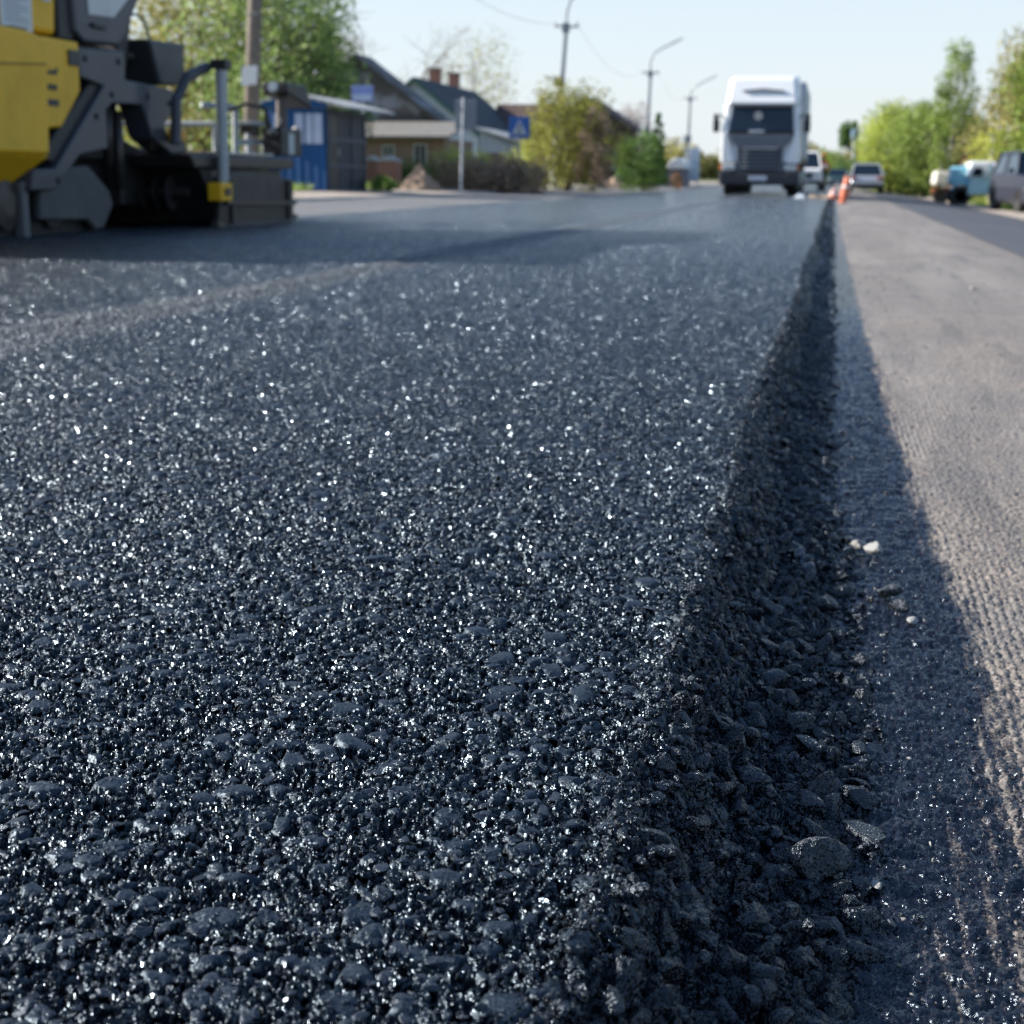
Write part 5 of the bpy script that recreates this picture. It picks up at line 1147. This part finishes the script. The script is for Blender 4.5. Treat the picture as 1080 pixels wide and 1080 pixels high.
MB().hexa([(-.62, 40.2, .015), (-.10, 40.1, .005), (-.08, 40.35, .005), (-.60, 40.45, .015), (-.62, 40.2, .09), (-.10, 40.1, .08), (-.08, 40.35, .08), (-.60, 40.45, .09)]).build('board', mat('raw_pine', (.72, .52, .36), .8), pl, .008)
MB().box(-.5, -.44, 40.12, 40.43, .091, .115).build('batten', mat('raw_pine_dark', (.55, .38, .24), .8), pl)
sk_ = thing('sack', 'crumpled blue white sack beside the wooden plank', 'sack', (-.86, 40.6, .0))
MB().hexa([(-1.0, 40.5, .0), (-.70, 40.45, .0), (-.72, 40.8, .0), (-1.02, 40.8, .0), (-.95, 40.55, .09), (-.76, 40.52, .11), (-.78, 40.7, .07), (-.93, 40.72, .10)]).build('body', mat('sack_white', (.55, .60, .66), .7, bump=.02, bscale=12), sk_, .03)
MB().lathe([(.02, 0), (.035, .03), (.02, .06)], (-.85, 40.6, .09), 'z', 8).build('tie', mat('tie_blue', (.15, .25, .4), .7), sk_)

def skin(name, joints, edges, radii, m, parent, sub=2):
    me = bpy.data.meshes.new(name); me.from_pydata([tuple(j) for j in joints], edges, []); me.materials.append(m)
    o = bpy.data.objects.new(name, me); COL.objects.link(o); o.parent = parent
    sm = o.modifiers.new('skin', 'SKIN'); sm.use_smooth_shade = True
    for v, r_ in zip(me.skin_vertices[0].data, radii):
        v.radius = (r_, r_) if isinstance(r_, (int, float)) else r_
    me.skin_vertices[0].data[0].use_root = True
    ss = o.modifiers.new('subsurf', 'SUBSURF'); ss.levels = sub; ss.render_levels = sub; return o
SkinM = mat('skin', (.45, .26, .18), .6); Hi = mat('hi_vis_orange', (.75, .12, .04), .8, dirt=.3); Nv = mat('navy_trousers', (.015, .018, .028), .85)
wk = thing('person', 'road worker in orange hi-vis jacket, orange helmet and dark trousers, standing right of the truck', 'person', (0, 0, 0))
# joints: pelvis, spine, chest, neck, head, then arms and legs (facing the camera, right arm reaching forward and down)
J = [(0, 0, .93), (0, .0, 1.10), (0, -.03, 1.32), (0, -.04, 1.48), (0, -.06, 1.60), (0, -.06, 1.70),
     (.19, -.03, 1.40), (.26, -.10, 1.14), (.20, -.30, .98), (.18, -.38, .94),
     (-.19, -.03, 1.40), (-.28, .02, 1.13), (-.30, -.08, .88), (-.30, -.11, .80),
     (.10, 0, .88), (.13, -.06, .50), (.15, .04, .09), (.16, -.12, .04),
     (-.10, 0, .88), (-.13, .0, .50), (-.15, .08, .09), (-.16, -.08, .04)]
Eg = [(0, 1), (1, 2), (2, 3), (3, 4), (4, 5), (2, 6), (6, 7), (7, 8), (8, 9), (2, 10), (10, 11), (11, 12), (12, 13), (0, 14), (14, 15), (15, 16), (16, 17), (0, 18), (18, 19), (19, 20), (20, 21)]
Rr = [.13, .12, .14, .06, .085, .08, .06, .045, .035, .035, .06, .045, .035, .035, .09, .06, .045, .04, .09, .06, .045, .04]
skin('body', J, Eg, Rr, SkinM, wk)
jj = [0, 1, 2, 3, 6, 7, 8, 10, 11, 12]; mp_ = {j: i for i, j in enumerate(jj)}
skin('jacket', [J[0]]+[J[j] for j in jj[1:]], [(mp_[a], mp_[b_]) for a, b_ in Eg if a in mp_ and b_ in mp_], [.17, .165, .18, .09, .09, .075, .06, .09, .075, .06], Hi, wk)
jj = [0, 14, 15, 16, 18, 19, 20]; mp_ = {j: i for i, j in enumerate(jj)}
skin('trousers', [J[j] for j in jj], [(mp_[a], mp_[b_]) for a, b_ in Eg if a in mp_ and b_ in mp_], [.155, .115, .085, .07, .115, .085, .07], Nv, wk)
for s in (16, 20): 
    x_, y_, z_ = J[s]; bt = MB().hexa([(x_-.055, y_-.20, 0), (x_+.055, y_-.20, 0), (x_+.05, y_+.09, 0), (x_-.05, y_+.09, 0), (x_-.045, y_-.17, .07), (x_+.045, y_-.17, .07), (x_+.05, y_+.07, .14), (x_-.05, y_+.07, .14)]).build('boot', Rub, wk, .02)
MB().lathe([(.15, .0), (.125, .015), (.12, .06), (.09, .12), (.0, .145)], (0, -.07, 1.685), 'z', 18).build('helmet', mat('helmet_orange', (.85, .16, .03), .35), wk, smooth=False)
MB().lathe([(.185, 0), (.19, .05)], (0, -.01, 1.10), 'z', 18).build('reflective_band', mat('reflective_band', (.6, .6, .45), .4), wk)
fc = MB(); fc.hexa([(-.015, -.165, 1.60), (.015, -.165, 1.60), (.012, -.13, 1.60), (-.012, -.13, 1.60), (-.008, -.15, 1.65), (.008, -.15, 1.65), (.008, -.13, 1.65), (-.008, -.13, 1.65)]); fc.build('nose', SkinM, wk, .004)
for s in (-1, 1): MB().lathe([(.0, 0), (.014, .002), (0, .006)], (s*.032, -.148, 1.645), 'y', 8).build('eye', Ink, wk)
wk.location = (-.56, 73.0, .0); wk.rotation_euler = (0, 0, R(25)); wk.scale = (.92, .92, .92)

# single stones one can point at
def one_stone(label, q, r_, size, tmpl, dust, m=M_pale, sq=.8, seed=0):
    p_ = at(q, r_, 1); z0 = -.095
    d = (at(q, r_, 1)-Vector((0, 0, CAMH))); t_ = (z0-CAMH)/d.z; P = Vector((0, 0, CAMH))+d*t_
    V, F = tmpl[seed % len(tmpl)]; rs = np.random.RandomState(seed); a = rs.rand()*6.28; c_, s2 = math.cos(a), math.sin(a)
    W_ = V*np.array([1, 1, sq]); W_ = np.stack([W_[:, 0]*c_-W_[:, 1]*s2, W_[:, 0]*s2+W_[:, 1]*c_, W_[:, 2]], 1)*size*1.95
    W_[:, 2] -= W_[:, 2].min()-.002
    o = np_mesh('stone', W_, F, m, {'dust': np.full(len(V), dust)}, False); o.location = (P.x, P.y, float(oz(P.x))); return tag(o, label, 'stone')
M_cs = rubble_material('coated_loose_stone', (.010, .012, .015), (.14, .14, .14), .8)
one_stone('glittering pale grey stone lying alone on the tack coat beside the asphalt edge', 924, 582, .0115, TB, .95, M_pale, .9, 1)
one_stone('dusty tan stone leaning against the asphalt edge just left of the pale grey stone', 906, 578, .0120, TB, .75, M_pale, 1.0, 2)
one_stone('dark round stone at the head of a row of three on the tack coat', 937, 629, .0125, TB, .35, M_cs, .9, 3)
one_stone('middle stone of the row of three, dark with a brown foot', 950, 643, .0095, TB, .45, M_cs, .9, 4)
one_stone('small bright white stone at the end of the row of three', 964, 653, .0062, TM, 1.4, M_pale, .8, 5)
one_stone('angular dark stone fallen clear of the broken edge onto the tack coat', 902, 845, .0135, TB, .25, M_cs, .8, 6)
one_stone('large blocky dark stone at the foot of the broken edge with grey broken face', 862, 925, .0175, TB, .45, M_cs, 1.15, 7)
one_stone('flat dark lump of asphalt lying below the angular stone', 912, 885, .0150, TB, .15, M_cs, .6, 8)
one_stone('tiny glittering clot of grit on the tack coat, lower right', 938, 972, .0042, TB, .6, M_cs, .9, 9)
one_stone('pale speckled pebble on the dark tack coat, lower right', 927, 932, .0045, TM, .9, M_pale, .8, 10)
one_stone('white pebble on the milled tan surface near the right edge', 1072, 518, .0062, TM, 1.3, M_pale, .8, 11)
one_stone('white pebble far along the milled surface', 1026, 303, .014, TM, 1.3, M_pale, .7, 12)
one_stone('tan pebble beside the tack coat edge, halfway down the photo', 925, 383, .010, TM, 1.1, M_pale, .7, 13)
